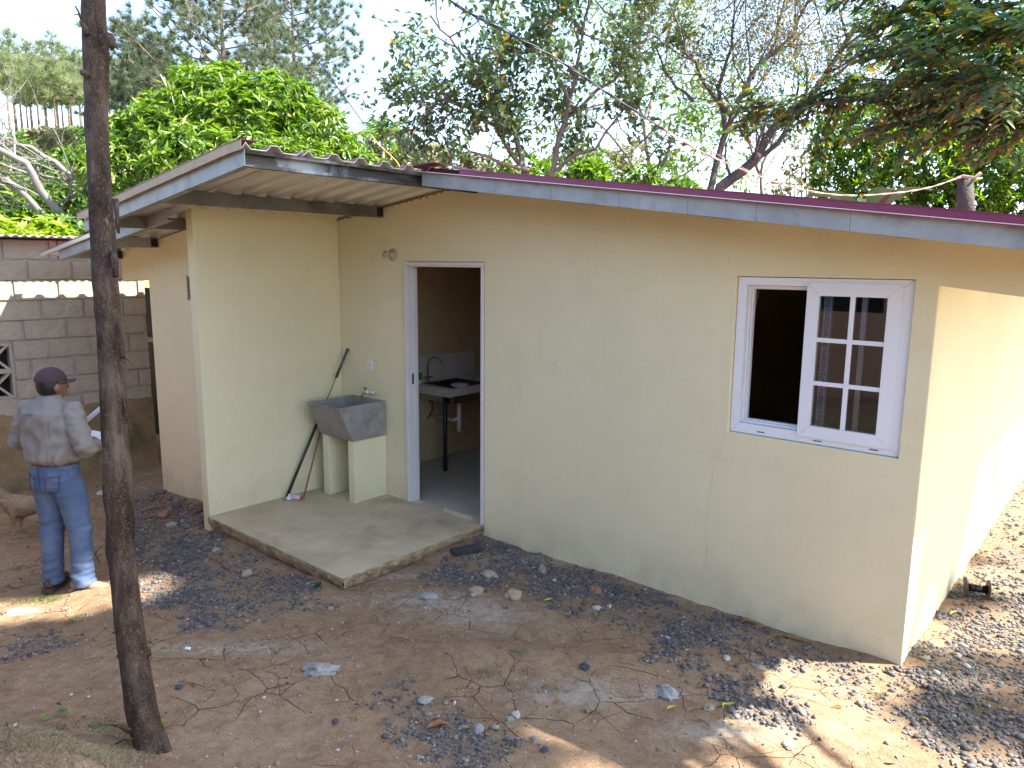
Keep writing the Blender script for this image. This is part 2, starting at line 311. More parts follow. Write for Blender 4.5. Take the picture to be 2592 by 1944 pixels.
_A[:_n, :_n] = _tps(_d) + np.eye(_n)*0.02; _A[:_n, _n] = 1; _A[:_n, _n+1:] = _cp[:, :2]; _A[_n, :_n] = 1; _A[_n+1:, :_n] = _cp[:, :2].T
_w = np.linalg.solve(_A, np.concatenate([_cp[:, 2], [0, 0, 0]]))
MOUND = [(on(-60, 1990, 2, 0.3), 0.30, 0.42, 0.36), (on(200, 2080, 2, 0.3), 0.20, 0.34, 0.26), (on(1500, 1665, 2, 0.0), 0.055, 0.55, 0.16), (on(1180, 1640, 2, 0.0), 0.03, 0.35, 0.12)]
def vnoise(x, y, s, seed=0.0):
    # cheap vectorised value noise
    X = x*s+seed*13.1; Y = y*s+seed*7.7
    xi = np.floor(X).astype(np.int64); yi = np.floor(Y).astype(np.int64); fx = X-xi; fy = Y-yi
    fx = fx*fx*(3-2*fx); fy = fy*fy*(3-2*fy)
    def h(a, b):
        k = (a*374761393 + b*668265263 + int(seed*1013)) & 0x7fffffff
        k = ((k ^ (k >> 13))*1274126177) & 0x7fffffff
        return ((k ^ (k >> 16)) & 0xffff)/65535.0
    return (h(xi, yi)*(1-fx)+h(xi+1, yi)*fx)*(1-fy)+(h(xi, yi+1)*(1-fx)+h(xi+1, yi+1)*fx)*fy - 0.5
def sstep(t): t = np.clip(t, 0, 1); return t*t*(3-2*t)
def hill(x, y):
    s = (x+3)*(-0.80)+(y-2)*0.60; lat = (x+3)*0.60+(y-2)*0.80
    return (9.5*sstep((s-12)/52))*sstep(1.0-(lat-16)/30) + 2.2*sstep((s-5)/12)*sstep(1-(lat-4)/10)
def gz(x, y):
    x = np.asarray(x, float); y = np.asarray(y, float); sh = x.shape; X = x.ravel(); Y = y.ravel()
    cx = np.clip(X, -6, 10); cyy = np.clip(Y, -5.6, 9)
    z = np.zeros(len(X))
    for i0 in range(0, len(X), 20000):
        sl_ = slice(i0, i0+20000)
        r2 = (cx[sl_, None]-_cp[None, :, 0])**2+(cyy[sl_, None]-_cp[None, :, 1])**2
        z[sl_] = _tps(r2) @ _w[:_n] + _w[_n] + cx[sl_]*_w[_n+1] + cyy[sl_]*_w[_n+2]
    for (c, h, sx, sy) in MOUND:
        dx = (X-c.x); dy = (Y-c.y); u = dx*_cy+dy*_sy; v = -dx*_sy+dy*_cy
        z += h*np.exp(-(u/sx)**2-(v/sy)**2)
    near = np.exp(-((X-2)**2+(Y+1)**2)/120)
    z += near*(vnoise(X, Y, 1.7, 1)*.03+vnoise(X, Y, 4.5, 2)*.018+vnoise(X, Y, 12, 3)*.013+vnoise(X, Y, 29, 4)*.0065)
    # flatten where the walls and the slab sit
    z += hill(X, Y)
    return z.reshape(sh)
def g1(x, y): return float(gz(np.array([x]), np.array([y]))[0])
def gpx(px, py, z0=0.0):
    """point of the ground seen at px,py"""
    z = z0
    for _ in range(12):
        p = on(px, py, 2, z); z = 0.5*z+0.5*g1(p.x, p.y)
    p = on(px, py, 2, z); return Vector((p.x, p.y, g1(p.x, p.y)))

# zones on the ground (real colour of the surface): gravel density, grey cement dust, grass
def poly_world(pts): return np.array([[gpx(a, b).x, gpx(a, b).y] for a, b in pts])
def in_poly(X, Y, P):
    ins = np.zeros(X.shape, bool); j = len(P)-1
    for i in range(len(P)):
        c = ((P[i, 1] > Y) != (P[j, 1] > Y)) & (X < (P[j, 0]-P[i, 0])*(Y-P[i, 1])/(P[j, 1]-P[i, 1]+1e-12)+P[i, 0])
        ins ^= c; j = i
    return ins
GRAVEL = [(poly_world([(335, 1330), (420, 1345), (515, 1345), (640, 1410), (760, 1460), (860, 1515), (840, 1550), (700, 1560), (620, 1590), (520, 1590), (430, 1550), (350, 1545), (320, 1440)]), 1.0, 0),
    (poly_world([(1215, 1362), (1320, 1385), (1480, 1440), (1700, 1520), (1900, 1590), (2275, 1700), (2150, 1705), (1980, 1680), (1850, 1660), (1700, 1640), (1560, 1600), (1420, 1560), (1300, 1500), (1180, 1480), (1050, 1470), (1120, 1420)]), 1.0, 0),
    (poly_world([(960, 1770), (1060, 1740), (1170, 1790), (1260, 1830), (1300, 1900), (1320, 1960), (1160, 1990), (1080, 1900), (1000, 1850)]), 0.8, 0),
    (poly_world([(1640, 1640), (1830, 1690), (1960, 1720), (2050, 1790), (2060, 1840), (1980, 1870), (1880, 1830), (1800, 1760), (1700, 1700)]), 0.95, 0),
    (np.array([[4.81, -.02], [4.81, 9], [8, 9], [8, -1.2], [5.6, -1.35], [4.9, -.6]]), 1.0, 0),
    (poly_world([(0, 1610), (120, 1608), (270, 1600), (260, 1630), (120, 1665), (0, 1680)]), 0.5, 0),
    (poly_world([(345, 1245), (410, 1240), (510, 1275), (515, 1340), (420, 1345), (335, 1330)]), 0.95, 1),
    (poly_world([(2090, 1700), (2283, 1690), (2592, 1900), (2592, 1944), (2450, 1944), (2250, 1820), (2100, 1750)]), 0.5, 0)]
def gravel_density(X, Y):
    d = np.zeros(X.shape)
    wx = vnoise(X, Y, 5, 21)*.20+vnoise(X, Y, 19, 24)*.14+vnoise(X, Y, 60, 25)*.10; wy = vnoise(X, Y, 5, 22)*.20+vnoise(X, Y, 19, 26)*.14+vnoise(X, Y, 60, 27)*.10
    m_ = np.clip(.75+2.4*vnoise(X, Y, 4.5, 23)+1.3*vnoise(X, Y, 13, 28), .30, 1)
    for P, w_, k in GRAVEL: d = np.maximum(d, in_poly(X+wx, Y+wy, P)*w_)
    return d*m_
DUST = [(gpx(1080, 1520), .38, .14), (gpx(1230, 1560), .30, .14), (gpx(1470, 1760), .30, .10), (gpx(1830, 1850), .30, .09), (gpx(1690, 1755), .13, .05), (gpx(1000, 1460), .3, .06), (gpx(1330, 1420), .35, .12), (gpx(600, 1640), .4, .08)]
def dust(X, Y):
    d = np.zeros(X.shape)
    for c, a, b in DUST:
        dx = X-c.x; dy = Y-c.y; u = dx*_cy+dy*_sy; v = -dx*_sy+dy*_cy; d += np.exp(-(u/a)**2-(v/b)**2)
    return np.clip(d, 0, 1)

def build_ground():
    def lines(lo, hi, step, far_lo, far_hi):
        a = list(np.arange(lo, hi+1e-6, step)); s = step
        x = hi
        while x < far_hi: s *= 1.17; x += s; a.append(x)
        s = step; x = lo
        while x > far_lo: s *= 1.17; x -= s; a.insert(0, x)
        return np.array(a)
    xs = lines(-1.6, 6.2, 0.028, -260, 180); ys = lines(-3.9, 1.4, 0.028, -160, 300)
    X, Y = np.meshgrid(xs, ys, indexing='ij'); Z = gz(X, Y)
    dens = gravel_density(X, Y)
    
    # keep earth below floors
    inside = (X > -.05) & (X < 4.75) & (Y > 0.05) & (Y < 8.0) | (X > -1.58) & (X < 0) & (Y > -.95) & (Y < 8.0)
    Z = np.where(inside, np.minimum(Z, -.14), Z)
    sl = (X > .02) & (X < 1.75) & (Y > -1.31) & (Y < .1); Z = np.where(sl, np.minimum(Z, -.12), Z)
    nx, ny = X.shape; V = np.stack([X, Y, Z], -1).reshape(-1, 3)
    i = np.arange(nx-1)[:, None]*ny+np.arange(ny-1)[None, :]
    F = np.stack([i, i+ny, i+ny+1, i+1], -1).reshape(-1, 4)
    m, n, l, b = nt('dry_earth')
    t1 = tex(n, l, 1.4, 8, 0.65, dist=0.6); t2 = tex(n, l, 14, 8, 0.7); t3 = tex(n, l, 120, 3, 0.7)
    c = ramp(n, l, t1.outputs[0], [(0.28, (0.185, 0.10, 0.047)), (0.5, (0.28, 0.17, 0.088)), (0.72, (0.38, 0.26, 0.155))]).outputs[0]
    c = mix(n, l, 0.45, c, ramp(n, l, t2.outputs[0], [(0.33, (0.13, 0.07, 0.035)), (0.66, (0.40, 0.275, 0.165))]).outputs[0])
    at_ = n.new('ShaderNodeAttribute'); at_.attribute_name = 'zone'; sep = n.new('ShaderNodeSeparateColor'); l.new(at_.outputs['Color'], sep.inputs[0])
    def masked(ch, noise, lo, hi):
        mm = n.new('ShaderNodeMath'); mm.operation = 'MULTIPLY'; l.new(sep.outputs[ch], mm.inputs[0]); l.new(ramp(n, l, noise.outputs[0], [(lo, (0, 0, 0)), (hi, (1, 1, 1))]).outputs[0], mm.inputs[1]); return mm.outputs[0]
    c = mix(n, l, masked(1, t2, 0.3, 0.6), c, (0.41, 0.345, 0.26))
    c = mix(n, l, masked(0, t2, 0.25, 0.6), c, (0.15, 0.125, 0.10))
    c = mix(n, l, masked(2, tex(n, l, 3, 5, .6), 0.15, 0.6), c, (0.17, 0.16, 0.06))
    # pale chips and grains
    c = mix(n, l, ramp(n, l, t3.outputs[0], [(0.59, (0, 0, 0)), (0.66, (0.75, 0.75, 0.75))]).outputs[0], c, (0.46, 0.40, 0.33))
    c = mix(n, l, ramp(n, l, tex(n, l, 75, 2, 0.6).outputs[0], [(0.28, (0.8, 0.8, 0.8)), (0.35, (0, 0, 0))]).outputs[0], c, (0.07, 0.05, 0.04))
    # shrinkage cracks in the dried mud
    tc = n.new('ShaderNodeTexCoord'); nz = n.new('ShaderNodeTexNoise'); nz.inputs['Scale'].default_value = 4; nz.inputs['Detail'].default_value = 6; l.new(tc.outputs['Object'], nz.inputs['Vector'])
    va = n.new('ShaderNodeVectorMath'); va.operation = 'MULTIPLY_ADD'; l.new(nz.outputs['Color'], va.inputs[0]); va.inputs[1].default_value = (0.075, 0.075, 0.075); l.new(tc.outputs['Object'], va.inputs[2])
    hs = []
    for sc_, wd, lo, hi in ((3.4, 0.0065, 0.47, 0.58), (7.0, 0.0085, 0.54, 0.64)):
        vo = n.new('ShaderNodeTexVoronoi'); vo.feature = 'DISTANCE_TO_EDGE'; vo.inputs['Scale'].default_value = sc_; l.new(va.outputs[0], vo.inputs['Vector'])
        cr = ramp(n, l, vo.outputs['Distance'], [(0.0, (1, 1, 1)), (wd, (0, 0, 0))]).outputs[0]
        mk = ramp(n, l, tex(n, l, 1.5, 4, .6).outputs[0], [(lo, (0, 0, 0)), (hi, (1, 1, 1))]).outputs[0]
        mu = n.new('ShaderNodeMath'); mu.operation = 'MULTIPLY'; l.new(cr, mu.inputs[0]); l.new(mk, mu.inputs[1]); hs.append(mu.outputs[0])
    mxx = n.new('ShaderNodeMath'); mxx.operation = 'MAXIMUM'; l.new(hs[0], mxx.inputs[0]); l.new(hs[1], mxx.inputs[1])
    inv = n.new('ShaderNodeMath'); inv.operation = 'SUBTRACT'; inv.inputs[0].default_value = 1; l.new(sep.outputs[0], inv.inputs[1])
    ck = n.new('ShaderNodeMath'); ck.operation = 'MULTIPLY'; l.new(mxx.outputs[0], ck.inputs[0]); l.new(inv.outputs[0], ck.inputs[1])
    c = mix(n, l, ck.outputs[0], c, (0.035, 0.022, 0.014))
    l.new(c, b.inputs['Base Color']); b.inputs['Roughness'].default_value = 0.95; inp(b, 'Specular IOR Level', 0.15)
    p = bump(n, l, b, t2.outputs[0], 0.7, 0.02); p = bump(n, l, b, t3.outputs[0], 0.6, 0.006, p)
    iv = n.new('ShaderNodeMath'); iv.operation = 'SUBTRACT'; iv.inputs[0].default_value = 0; l.new(ck.outputs[0], iv.inputs[1]); bump(n, l, b, iv.outputs[0], 1.0, 0.012, p)
    o = np_mesh('ground', V, F, m, smooth=True); tag(o, kind='structure')
    at2 = o.data.attributes.new('zone', 'FLOAT_COLOR', 'POINT')
    gm = np.exp(-(((X-MOUND[0][0].x)*_cy+(Y-MOUND[0][0].y)*_sy)/.62)**2-((-(X-MOUND[0][0].x)*_sy+(Y-MOUND[0][0].y)*_cy)/.42)**2)
    far = sstep((np.hypot(X-2, Y)-11)/6)
    zc = np.stack([dens, dust(X, Y), np.clip(far, 0, 1), np.ones_like(X)], -1).reshape(-1, 4).astype(np.float32)
    at2.data.foreach_set('color', zc.ravel())
    return o
build_ground()

# ------------------------------------------------------------------ house
RX, RZ0, PIT = 1.72, 2.559, 0.13          # ridge x, underside of the purlins at the ridge, pitch
def under(x): return RZ0 - PIT*abs(x-RX)   # underside of the purlins
SH = 0.09                                   # purlin height
PY = -1.34                                  # end of the partition
house = thing('house', 'cream painted small house with maroon metal roof, open doorway and white window', 'house', (0, 0, 0))
def wall_panel(name, xb, zb, holes, y0, y1, top=None, mat='paint', bottom=None, parent=house):
    """wall in the XZ plane from y0 to y1; xb,zb are break lists, holes are (x0,x1,z0,z1)"""
    bm = bmesh.new(); g = {}
    for i, x in enumerate(xb):
        for j, z in enumerate(zb):
            zz = z if j < len(zb)-1 or top is None else top(x)
            g[i, j] = bm.verts.new((x, y0, zz))
    fs = []
    for i in range(len(xb)-1):
        for j in range(len(zb)-1):
            cx = (xb[i]+xb[i+1])/2; cz = (zb[j]+zb[j+1])/2
            if any(h[0] < cx < h[1] and h[2] < cz < h[3] for h in holes): continue
            fs.append(bm.faces.new((g[i, j], g[i+1, j], g[i+1, j+1], g[i, j+1])))
    ext = bmesh.ops.extrude_face_region(bm, geom=fs)
    bmesh.ops.translate(bm, vec=(0, y1-y0, 0), verts=[v for v in ext['geom'] if isinstance(v, bmesh.types.BMVert)])
    bmesh.ops.delete(bm, geom=[v for v in bm.verts if not v.link_faces], context='VERTS')
    bmesh.ops.recalc_face_normals(bm, faces=bm.faces)
    sharp = [e for e in bm.edges if e.is_manifold and e.calc_face_angle(0) > 1.0]
    bmesh.ops.bevel(bm, geom=sharp, offset=0.006, segments=2, affect='EDGES', profile=0.5)
    me = bpy.data.meshes.new(name); bm.to_mesh(me); bm.free()
    return link(name, me, M[mat], parent)
W0, W1, WB, WT = 3.757, 4.680, 1.066, 1.980
D0, D1, DH = 0.899, 1.784, 2.05
XR, WTH = 4.79, 0.085
topf = lambda x: under(x)+SH-0.012
# right gable wall with wing out over the side
bmz = [-0.3, 0.0, WB, 1.955, WT, DH, 2.2]
wall_panel('gable_wall', [-0.10, D0, RX, D1, W0, W1, XR], [-0.3, 0.0, WB, WT, DH, 2.2],
           [(D0, D1, 0.0, DH), (W0, W1, WB, WT)], 0.0, WTH, topf)
wing = MB()
def wingbot(x): return 1.953-0.125*(x-XR)
wing.hexa([(XR-.01, .001, wingbot(XR)), (5.78, .001, wingbot(5.78)), (5.78, WTH-.001, wingbot(5.78)), (XR-.01, WTH-.001, wingbot(XR)),
           (XR-.01, .001, topf(XR)-.001), (5.78, .001, topf(5.78)-.001), (5.78, WTH-.001, topf(5.78)-.001), (XR-.01, WTH-.001, topf(XR)-.001)])
wing.build('gable_wing', M['paint'], house)
# left front wall and its wing
YL = -1.0
wall_panel('left_front_wall', [-1.61, -0.10], [-0.5, 0.4, 2.0], [], YL, YL+WTH, topf)
wing = MB()
wing.hexa([(-2.20, YL+.001, 1.832), (-1.60, YL+.001, 1.868), (-1.60, YL+WTH-.001, 1.868), (-2.20, YL+WTH-.001, 1.832),
           (-2.20, YL+.001, topf(-2.20)-.001), (-1.60, YL+.001, topf(-1.60)-.001), (-1.60, YL+WTH-.001, topf(-1.60)-.001), (-2.20, YL+WTH-.001, topf(-2.20)-.001)])
wing.build('gable_wing', M['paint'], house)
# side walls, rear wall, partition
b = MB(); b.box((XR-WTH, WTH+.001, -.4), (XR-.001, 8.0, under(XR)+SH-.012)); b.build('side_wall', M['paint'], house)
b = MB(); b.box((-1.609, YL+WTH+.001, -.5), (-1.49, 8.0, under(-1.6)+SH-.012)); b.build('side_wall', M['paint'], house)
wall_panel('rear_wall', [-1.488, RX, XR-WTH-.002], [-.4, 1.0, 2.0], [], 7.88, 7.998, topf)
b = MB(); b.box((-.10, PY, -.3), (0.0, -.002, 2.452)); b.build('partition_wall', M['paint'], house, bevel=0.005)
# inner rooms
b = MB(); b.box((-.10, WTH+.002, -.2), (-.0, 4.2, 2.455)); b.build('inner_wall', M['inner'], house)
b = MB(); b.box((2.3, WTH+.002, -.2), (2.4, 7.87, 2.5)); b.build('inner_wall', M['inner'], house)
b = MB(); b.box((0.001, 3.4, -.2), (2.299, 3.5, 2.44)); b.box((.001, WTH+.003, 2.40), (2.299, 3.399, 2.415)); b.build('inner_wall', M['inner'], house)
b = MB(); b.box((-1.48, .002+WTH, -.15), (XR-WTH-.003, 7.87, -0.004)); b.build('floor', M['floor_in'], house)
# porch slab with ragged edge
def slab():
    bm = bmesh.new(); x0, x1, y0, y1 = 0.002, 1.786, PY-.012, WTH+.0; nx, ny = 60, 46
    top = {}
    for i in range(nx+1):
        for j in range(ny+1):
            x = x0+(x1-x0)*i/nx; y = y0+(y1-y0)*j/ny
            top[i, j] = bm.verts.new((x, y, 0.0+0.002*mnoise.noise(Vector((x*3, y*3, 0)))))
    ft = []
    for i in range(nx):
        for j in range(ny): ft.append(bm.faces.new((top[i, j], top[i+1, j], top[i+1, j+1], top[i, j+1])))
    def skirt(keys, out):
        prev = None
        for k in keys:
            v = top[k]; col_ = [v]
            for q, (dz, inn) in enumerate(((-.012, .004), (-.035, .002), (-.06, -.006), (-.085, -.018), (-.13, -.045))):
                nn = 0.012*mnoise.noise(Vector((v.co.x*22, v.co.y*22, q*2.7)))+.008*mnoise.noise(Vector((v.co.x*55, v.co.y*55, q*5)))
                p = v.co+Vector(out)*(inn+nn*(1 if q > 0 else .35)); p.z = dz+.006*mnoise.noise(Vector((v.co.x*15, v.co.y*15, 9)))
                col_.append(bm.verts.new(p))
            if prev:
                for a in range(5):
                    f = bm.faces.new((prev[a], prev[a+1], col_[a+1], col_[a])); f.material_index = 1
            prev = col_
        return prev
    skirt([(i, 0) for i in range(nx+1)], (0, -1, 0)); skirt([(nx, j) for j in range(ny+1)], (1, 0, 0))
    bmesh.ops.recalc_face_normals(bm, faces=bm.faces)
    me = bpy.data.meshes.new('porch_slab'); bm.to_mesh(me); bm.free(); return link('porch_slab', me, [M['concrete'], M['slab_edge']], house)
slab()
# purlins: steel channels
def channel(name, x, y0, y1, mat, web_side=1, parent=house):
    zb = under(x); w = 0.05; t = 0.004; b = MB()
    sgn = web_side
    xs = (x+w/2, x-w/2) if sgn > 0 else (x-w/2, x+w/2)   # web plane, open plane
    wx0, wx1 = sorted((xs[0], xs[0]-sgn*t)); b.box((wx0, y0, zb), (wx1, y1, zb+SH))
    fx0, fx1 = sorted((xs[0]-sgn*t, xs[1])); b.box((fx0, y0, zb), (fx1, y1, zb+t)); b.box((fx0, y0, zb+SH-t), (fx1, y1, zb+SH))
    lx0, lx1 = sorted((xs[1], xs[1]+sgn*t)); b.box((lx0, y0, zb+t), (lx1, y1, zb+.018)); b.box((lx0, y0, zb+SH-.018), (lx1, y1, zb+SH-t))
    # the dark hollow at the wall end is a black box, added below
    return b.build(name, M[mat], parent)
PUR = []
YF, YR, Y2 = -1.875, -0.60, -1.52
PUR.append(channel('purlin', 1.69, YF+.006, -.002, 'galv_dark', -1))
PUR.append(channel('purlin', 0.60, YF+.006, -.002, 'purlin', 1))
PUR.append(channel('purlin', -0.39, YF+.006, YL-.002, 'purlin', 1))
PUR.append(channel('purlin', -1.385, Y2+.006, YL-.002, 'galv', 1))
PUR.append(channel('purlin', -2.185, Y2+.006, YL-.002, 'galv', 1))
for x in (2.75, 3.7, 4.65, 5.55): channel('purlin', x, YR+.006, -.002, 'galv', 1)
for pp, (x, yy) in zip(PUR, ((1.69, -.004), (0.60, -.004), (-.39, YL-.004), (-1.385, YL-.004), (-2.185, YL-.004))):
    z = under(x); b = MB(); b.box((x-.027, yy-.06, z+.010), (x+.027, yy+.001, z+SH-.010)); b.build('dark_hollow_end', M['hollow'], pp)  # black box painted in for the shaded hollow of the channel
# fascias along the verge (front edge channels), cut in pieces with thin joints
def fascia(x0, x1, y, pieces, h=SH):
    xs = [x0]+pieces+[x1]
    for a, c in zip(xs[:-1], xs[1:]):
        b = MB(); a2, c2 = a+.0012, c-.0012
        def q(x, z, yy): return (x, yy, under(x)+z)
        b.hexa([q(a2, 0, y), q(c2, 0, y), q(c2, 0, y+.005), q(a2, 0, y+.005), q(a2, h, y), q(c2, h, y), q(c2, h, y+.005), q(a2, h, y+.005)])
        b.hexa([q(a2, 0, y+.005), q(c2, 0, y+.005), q(c2, 0, y+.05), q(a2, 0, y+.05), q(a2, .004, y+.005), q(c2, .004, y+.005), q(c2, .004, y+.05), q(a2, .004, y+.05)])
        b.build('fascia_board', M['galv'], house)
fascia(-0.62, RX+.005, YF, [-.02])
fascia(-2.30, -0.02, Y2, [-1.62, -.95, -.62])
fascia(RX+.04, 5.83, YR, [2.42, 2.86, 3.33, 3.74, 4.1, 4.53, 5.35])
# corrugated sheets
def rib_profile(y0, y1):
    ys, zs = [], []; y = y0; pitch_ = 0.2
    k = math.floor(y0/pitch_)
    pts = []
    while k*pitch_ < y1+.2:
        c = k*pitch_+.1
        for dy, dz in ((-.10, 0), (-.056, 0), (-.042, .010), (-.022, .033), (.022, .033), (.042, .010), (.056, 0)): pts.append((c+dy, dz))
        k += 1
    pts = [p for p in pts if y0 <= p[0] <= y1]
    if pts[0][0] > y0+1e-4: pts.insert(0, (y0, 0))
    if pts[-1][0] < y1-1e-4: pts.append((y1, 0))
    return pts
def sheet(name, y0, y1, xa, xb, lift=0.0, seg=10, curl=0.0):
    pr = rib_profile(y0, y1); bm = bmesh.new(); t = .0035; rows = []
    for side in (0, 1):
        g = []
        for i in range(seg+1):
            x = xa+(xb-xa)*i/seg
            z0 = under(x)+SH+lift+side*t
            g.append([bm.verts.new((x, y, z0+dz+.002*mnoise.noise(Vector((x*2, y*3, 0)))+curl*max(0, (1-i/1.5))*(.5+.5*math.sin(y*9)))) for y, dz in pr])
        rows.append(g)
    for i in range(seg):
        for j in range(len(pr)-1):
            f = bm.faces.new((rows[1][i][j], rows[1][i+1][j], rows[1][i+1][j+1], rows[1][i][j+1])); f.material_index = 1
            bm.faces.new((rows[0][i][j], rows[0][i][j+1], rows[0][i+1][j+1], rows[0][i+1][j]))
    m_ = len(pr)-1
    for i in range(seg):
        for j in (0, m_):
            bm.faces.new((rows[0][i][j], rows[0][i+1][j], rows[1][i+1][j], rows[1][i][j]))
    for j in range(m_):
        for i in (0, seg):
            bm.faces.new((rows[0][i][j], rows[0][i][j+1], rows[1][i][j+1], rows[1][i][j]))
    bmesh.ops.recalc_face_normals(bm, faces=bm.faces)
    me = bpy.data.meshes.new(name); bm.to_mesh(me); bm.free()
    return link(name, me, [M['sheet_under'], M['sheet_top']], house)
ed = [(-1.90, -1.521, -.66), (-1.519, -1.0, -2.69), (-.998, 0.2, -2.69), (.202, 1.4, -2.69), (1.402, 2.6, -2.69), (2.602, 3.8, -2.69), (3.802, 5.0, -2.69), (5.002, 6.2, -2.69), (6.202, 8.3, -2.69)]
for i, (a, c, xe) in enumerate(ed): sheet('roof_sheet', a, c, xe, RX+.03+.004*(i % 2), lift=.0012*(i % 2))
for i, (a, c) in enumerate([(-.64, .4), (.402, 1.6), (1.602, 2.8), (2.802, 4.0), (4.002, 5.2), (5.202, 6.4), (6.402, 8.3)]):
    sheet('roof_sheet', a, c, RX+.045, 5.86, lift=.0012*(i % 2))
# rib-closing verge strip, tan on its face and maroon on its top
def verge(x0, x1, y, mat_face, h=.045, parent=house, name='verge_strip', lift=.0):
    n_ = 16; b = MB()
    for i in range(n_):
        a = x0+(x1-x0)*i/n_; c = x0+(x1-x0)*(i+1)/n_
        def q(x, z, yy): return (x, yy, under(x)+SH+z+lift)
        w1 = .003*mnoise.noise(Vector((a*3, y, 1))); w2 = .003*mnoise.noise(Vector((c*3, y, 1)))
        b.m = 0; b.hexa([q(a, -.006+w1, y), q(c, -.006+w2, y), q(c, -.006, y+.002), q(a, -.006, y+.002), q(a, h+w1, y), q(c, h+w2, y), q(c, h, y+.002), q(a, h, y+.002)])
        b.m = 1; b.hexa([q(a, h+.0005+w1, y-.004), q(c, h+.0005+w2, y-.004), q(c, h+.0005, y+.10), q(a, h+.0005, y+.10), q(a, h+.004+w1, y-.004), q(c, h+.004+w2, y-.004), q(c, h+.004, y+.10), q(a, h+.004, y+.10)])
    return b.build(name, [M[mat_face], M['maroon']], parent)
verge(-.665, RX+.03, YF-.03, 'tan_edge')
verge(-2.70, -.665, Y2-.03, 'sheet_under', .03)
verge(2.15, 3.3, YR-.035, 'maroon', .034)
verge(3.28, 5.87, YR-.038, 'maroon', .034, lift=.001)
# lifted torn ridge flashing where both roofs meet
b = MB()
pts = []
for i in range(15):
    t = i/14; x = 1.66+t*.75; y = YR-.04
    z = under(x)+SH+.036+.035*math.exp(-((t-.28)/.2)**2)-.012*math.sin(t*9)
    w_ = .10+.05*math.sin(t*5)
    pts.append((x, y, z, w_))
for i in range(14):
    (xa, ya, za, wa), (xb_, yb, zb_, wb) = pts[i], pts[i+1]
    b.hexa([(xa, ya, za-.003), (xb_, yb, zb_-.003), (xb_, yb+.16, zb_-.003), (xa, ya+.16, za-.003), (xa, ya, za), (xb_, yb, zb_), (xb_, yb+.16, zb_), (xa, ya+.16, za)])
b.build('lifted_flashing', M['sheet_top'], house, smooth=True)
# small rafter tails peeking under the verge and mortar crumbs under the sheets
b = MB()
for i in range(20):
    x = -.0+i*.083+R_.uniform(-.01, .01); s_ = R_.uniform(.004, .012)
    if x < RX-.1: b.box((x, -.012-s_*.3, topf(x)-.016), (x+s_*1.6, .0, topf(x)+.004))
tag(b.build('mortar_crumbs', M['mortar'], house), kind='stuff')

# hairline cracks in the render of the gable wall
b = MB(); rc = random.Random(4)
for pts_c in ([(1838, 1098), (1822, 1150), (1803, 1200), (1795, 1260), (1787, 1330), (1790, 1400), (1779, 1460), (1770, 1490)], [(1672, 1424), (1650, 1445), (1632, 1455), (1600, 1460)], [(1840, 640), (1848, 668), (1856, 696)],
              [(1745, 1400), (1735, 1432), (1712, 1455), (1700, 1462)], [(1930, 1490), (1990, 1505), (2060, 1560), (2130, 1580)], [(1310, 1290), (1330, 1330), (1322, 1370)]):
    P0 = [on(p, q, 1, -.0006) for p, q in pts_c]; fp = []
    for u0, u1 in zip(P0[:-1], P0[1:]):
        for t in (0, .25, .5, .75): fp.append(u0.lerp(u1, t)+Vector((rc.uniform(-.004, .004), 0, rc.uniform(-.003, .003))))
    b.tube(fp, .0009, 4)
tag(b.build('hairline_cracks', simple('crack_shadow', (.60, .50, .32), .9, bs=0), house), kind='stuff')

# vent block in the left front wall
b = MB(); x0, x1, z0, z1 = -.845, -.70, 1.70, 1.91
for a, c in (((x0, z0), (x1, z0+.018)), ((x0, z1-.018), (x1, z1)), ((x0, z0), (x0+.018, z1)), ((x1-.018, z0), (x1, z1)), ((x0, (z0+z1)/2-.008), (x1, (z0+z1)/2+.008))):
    b.box((a[0], YL-.006, a[1]), (c[0], YL+.0, c[1]))
b.build('vent_block', M['block'], house)
b = MB(); b.box((x0+.018, YL-.003, z0+.018), (x1-.018, YL-.001, z1-.018)); b.build('vent_recess', M['mudwall'], house)

# door frame (the doorway is open, no leaf)
df = bpy.data.objects.new('door_frame', None); COL.objects.link(df); df.parent = house
def jamb(name, a, c): b_ = MB(); b_.box(a, c); return b_.build(name, M['white_wood'], df, bevel=.003)
jamb('jamb', (D0+.002, -.012, .002), (D0+.038, WTH+.008, DH-.042)); jamb('jamb', (D1-.030, -.012, .002), (D1-.003, WTH+.008, DH-.042))
jamb('head_jamb', (D0+.002, -.012, DH-.040), (D1-.003, WTH+.008, DH-.002))
jamb('door_stop', (D0+.039, .035, .004), (D0+.050, .075, DH-.044)); jamb('casing', (D0+.003, -.024, .003), (D0+.024, -.013, DH-.005)); jamb('head_casing', (D0+.026, -.024, DH-.026), (D1-.004, -.013, DH-.004))
b = MB(); b.box((D0+.0385, .02, 1.03), (D0+.044, .044, 1.12)); b.build('strike_plate', M['black_iron'], df)

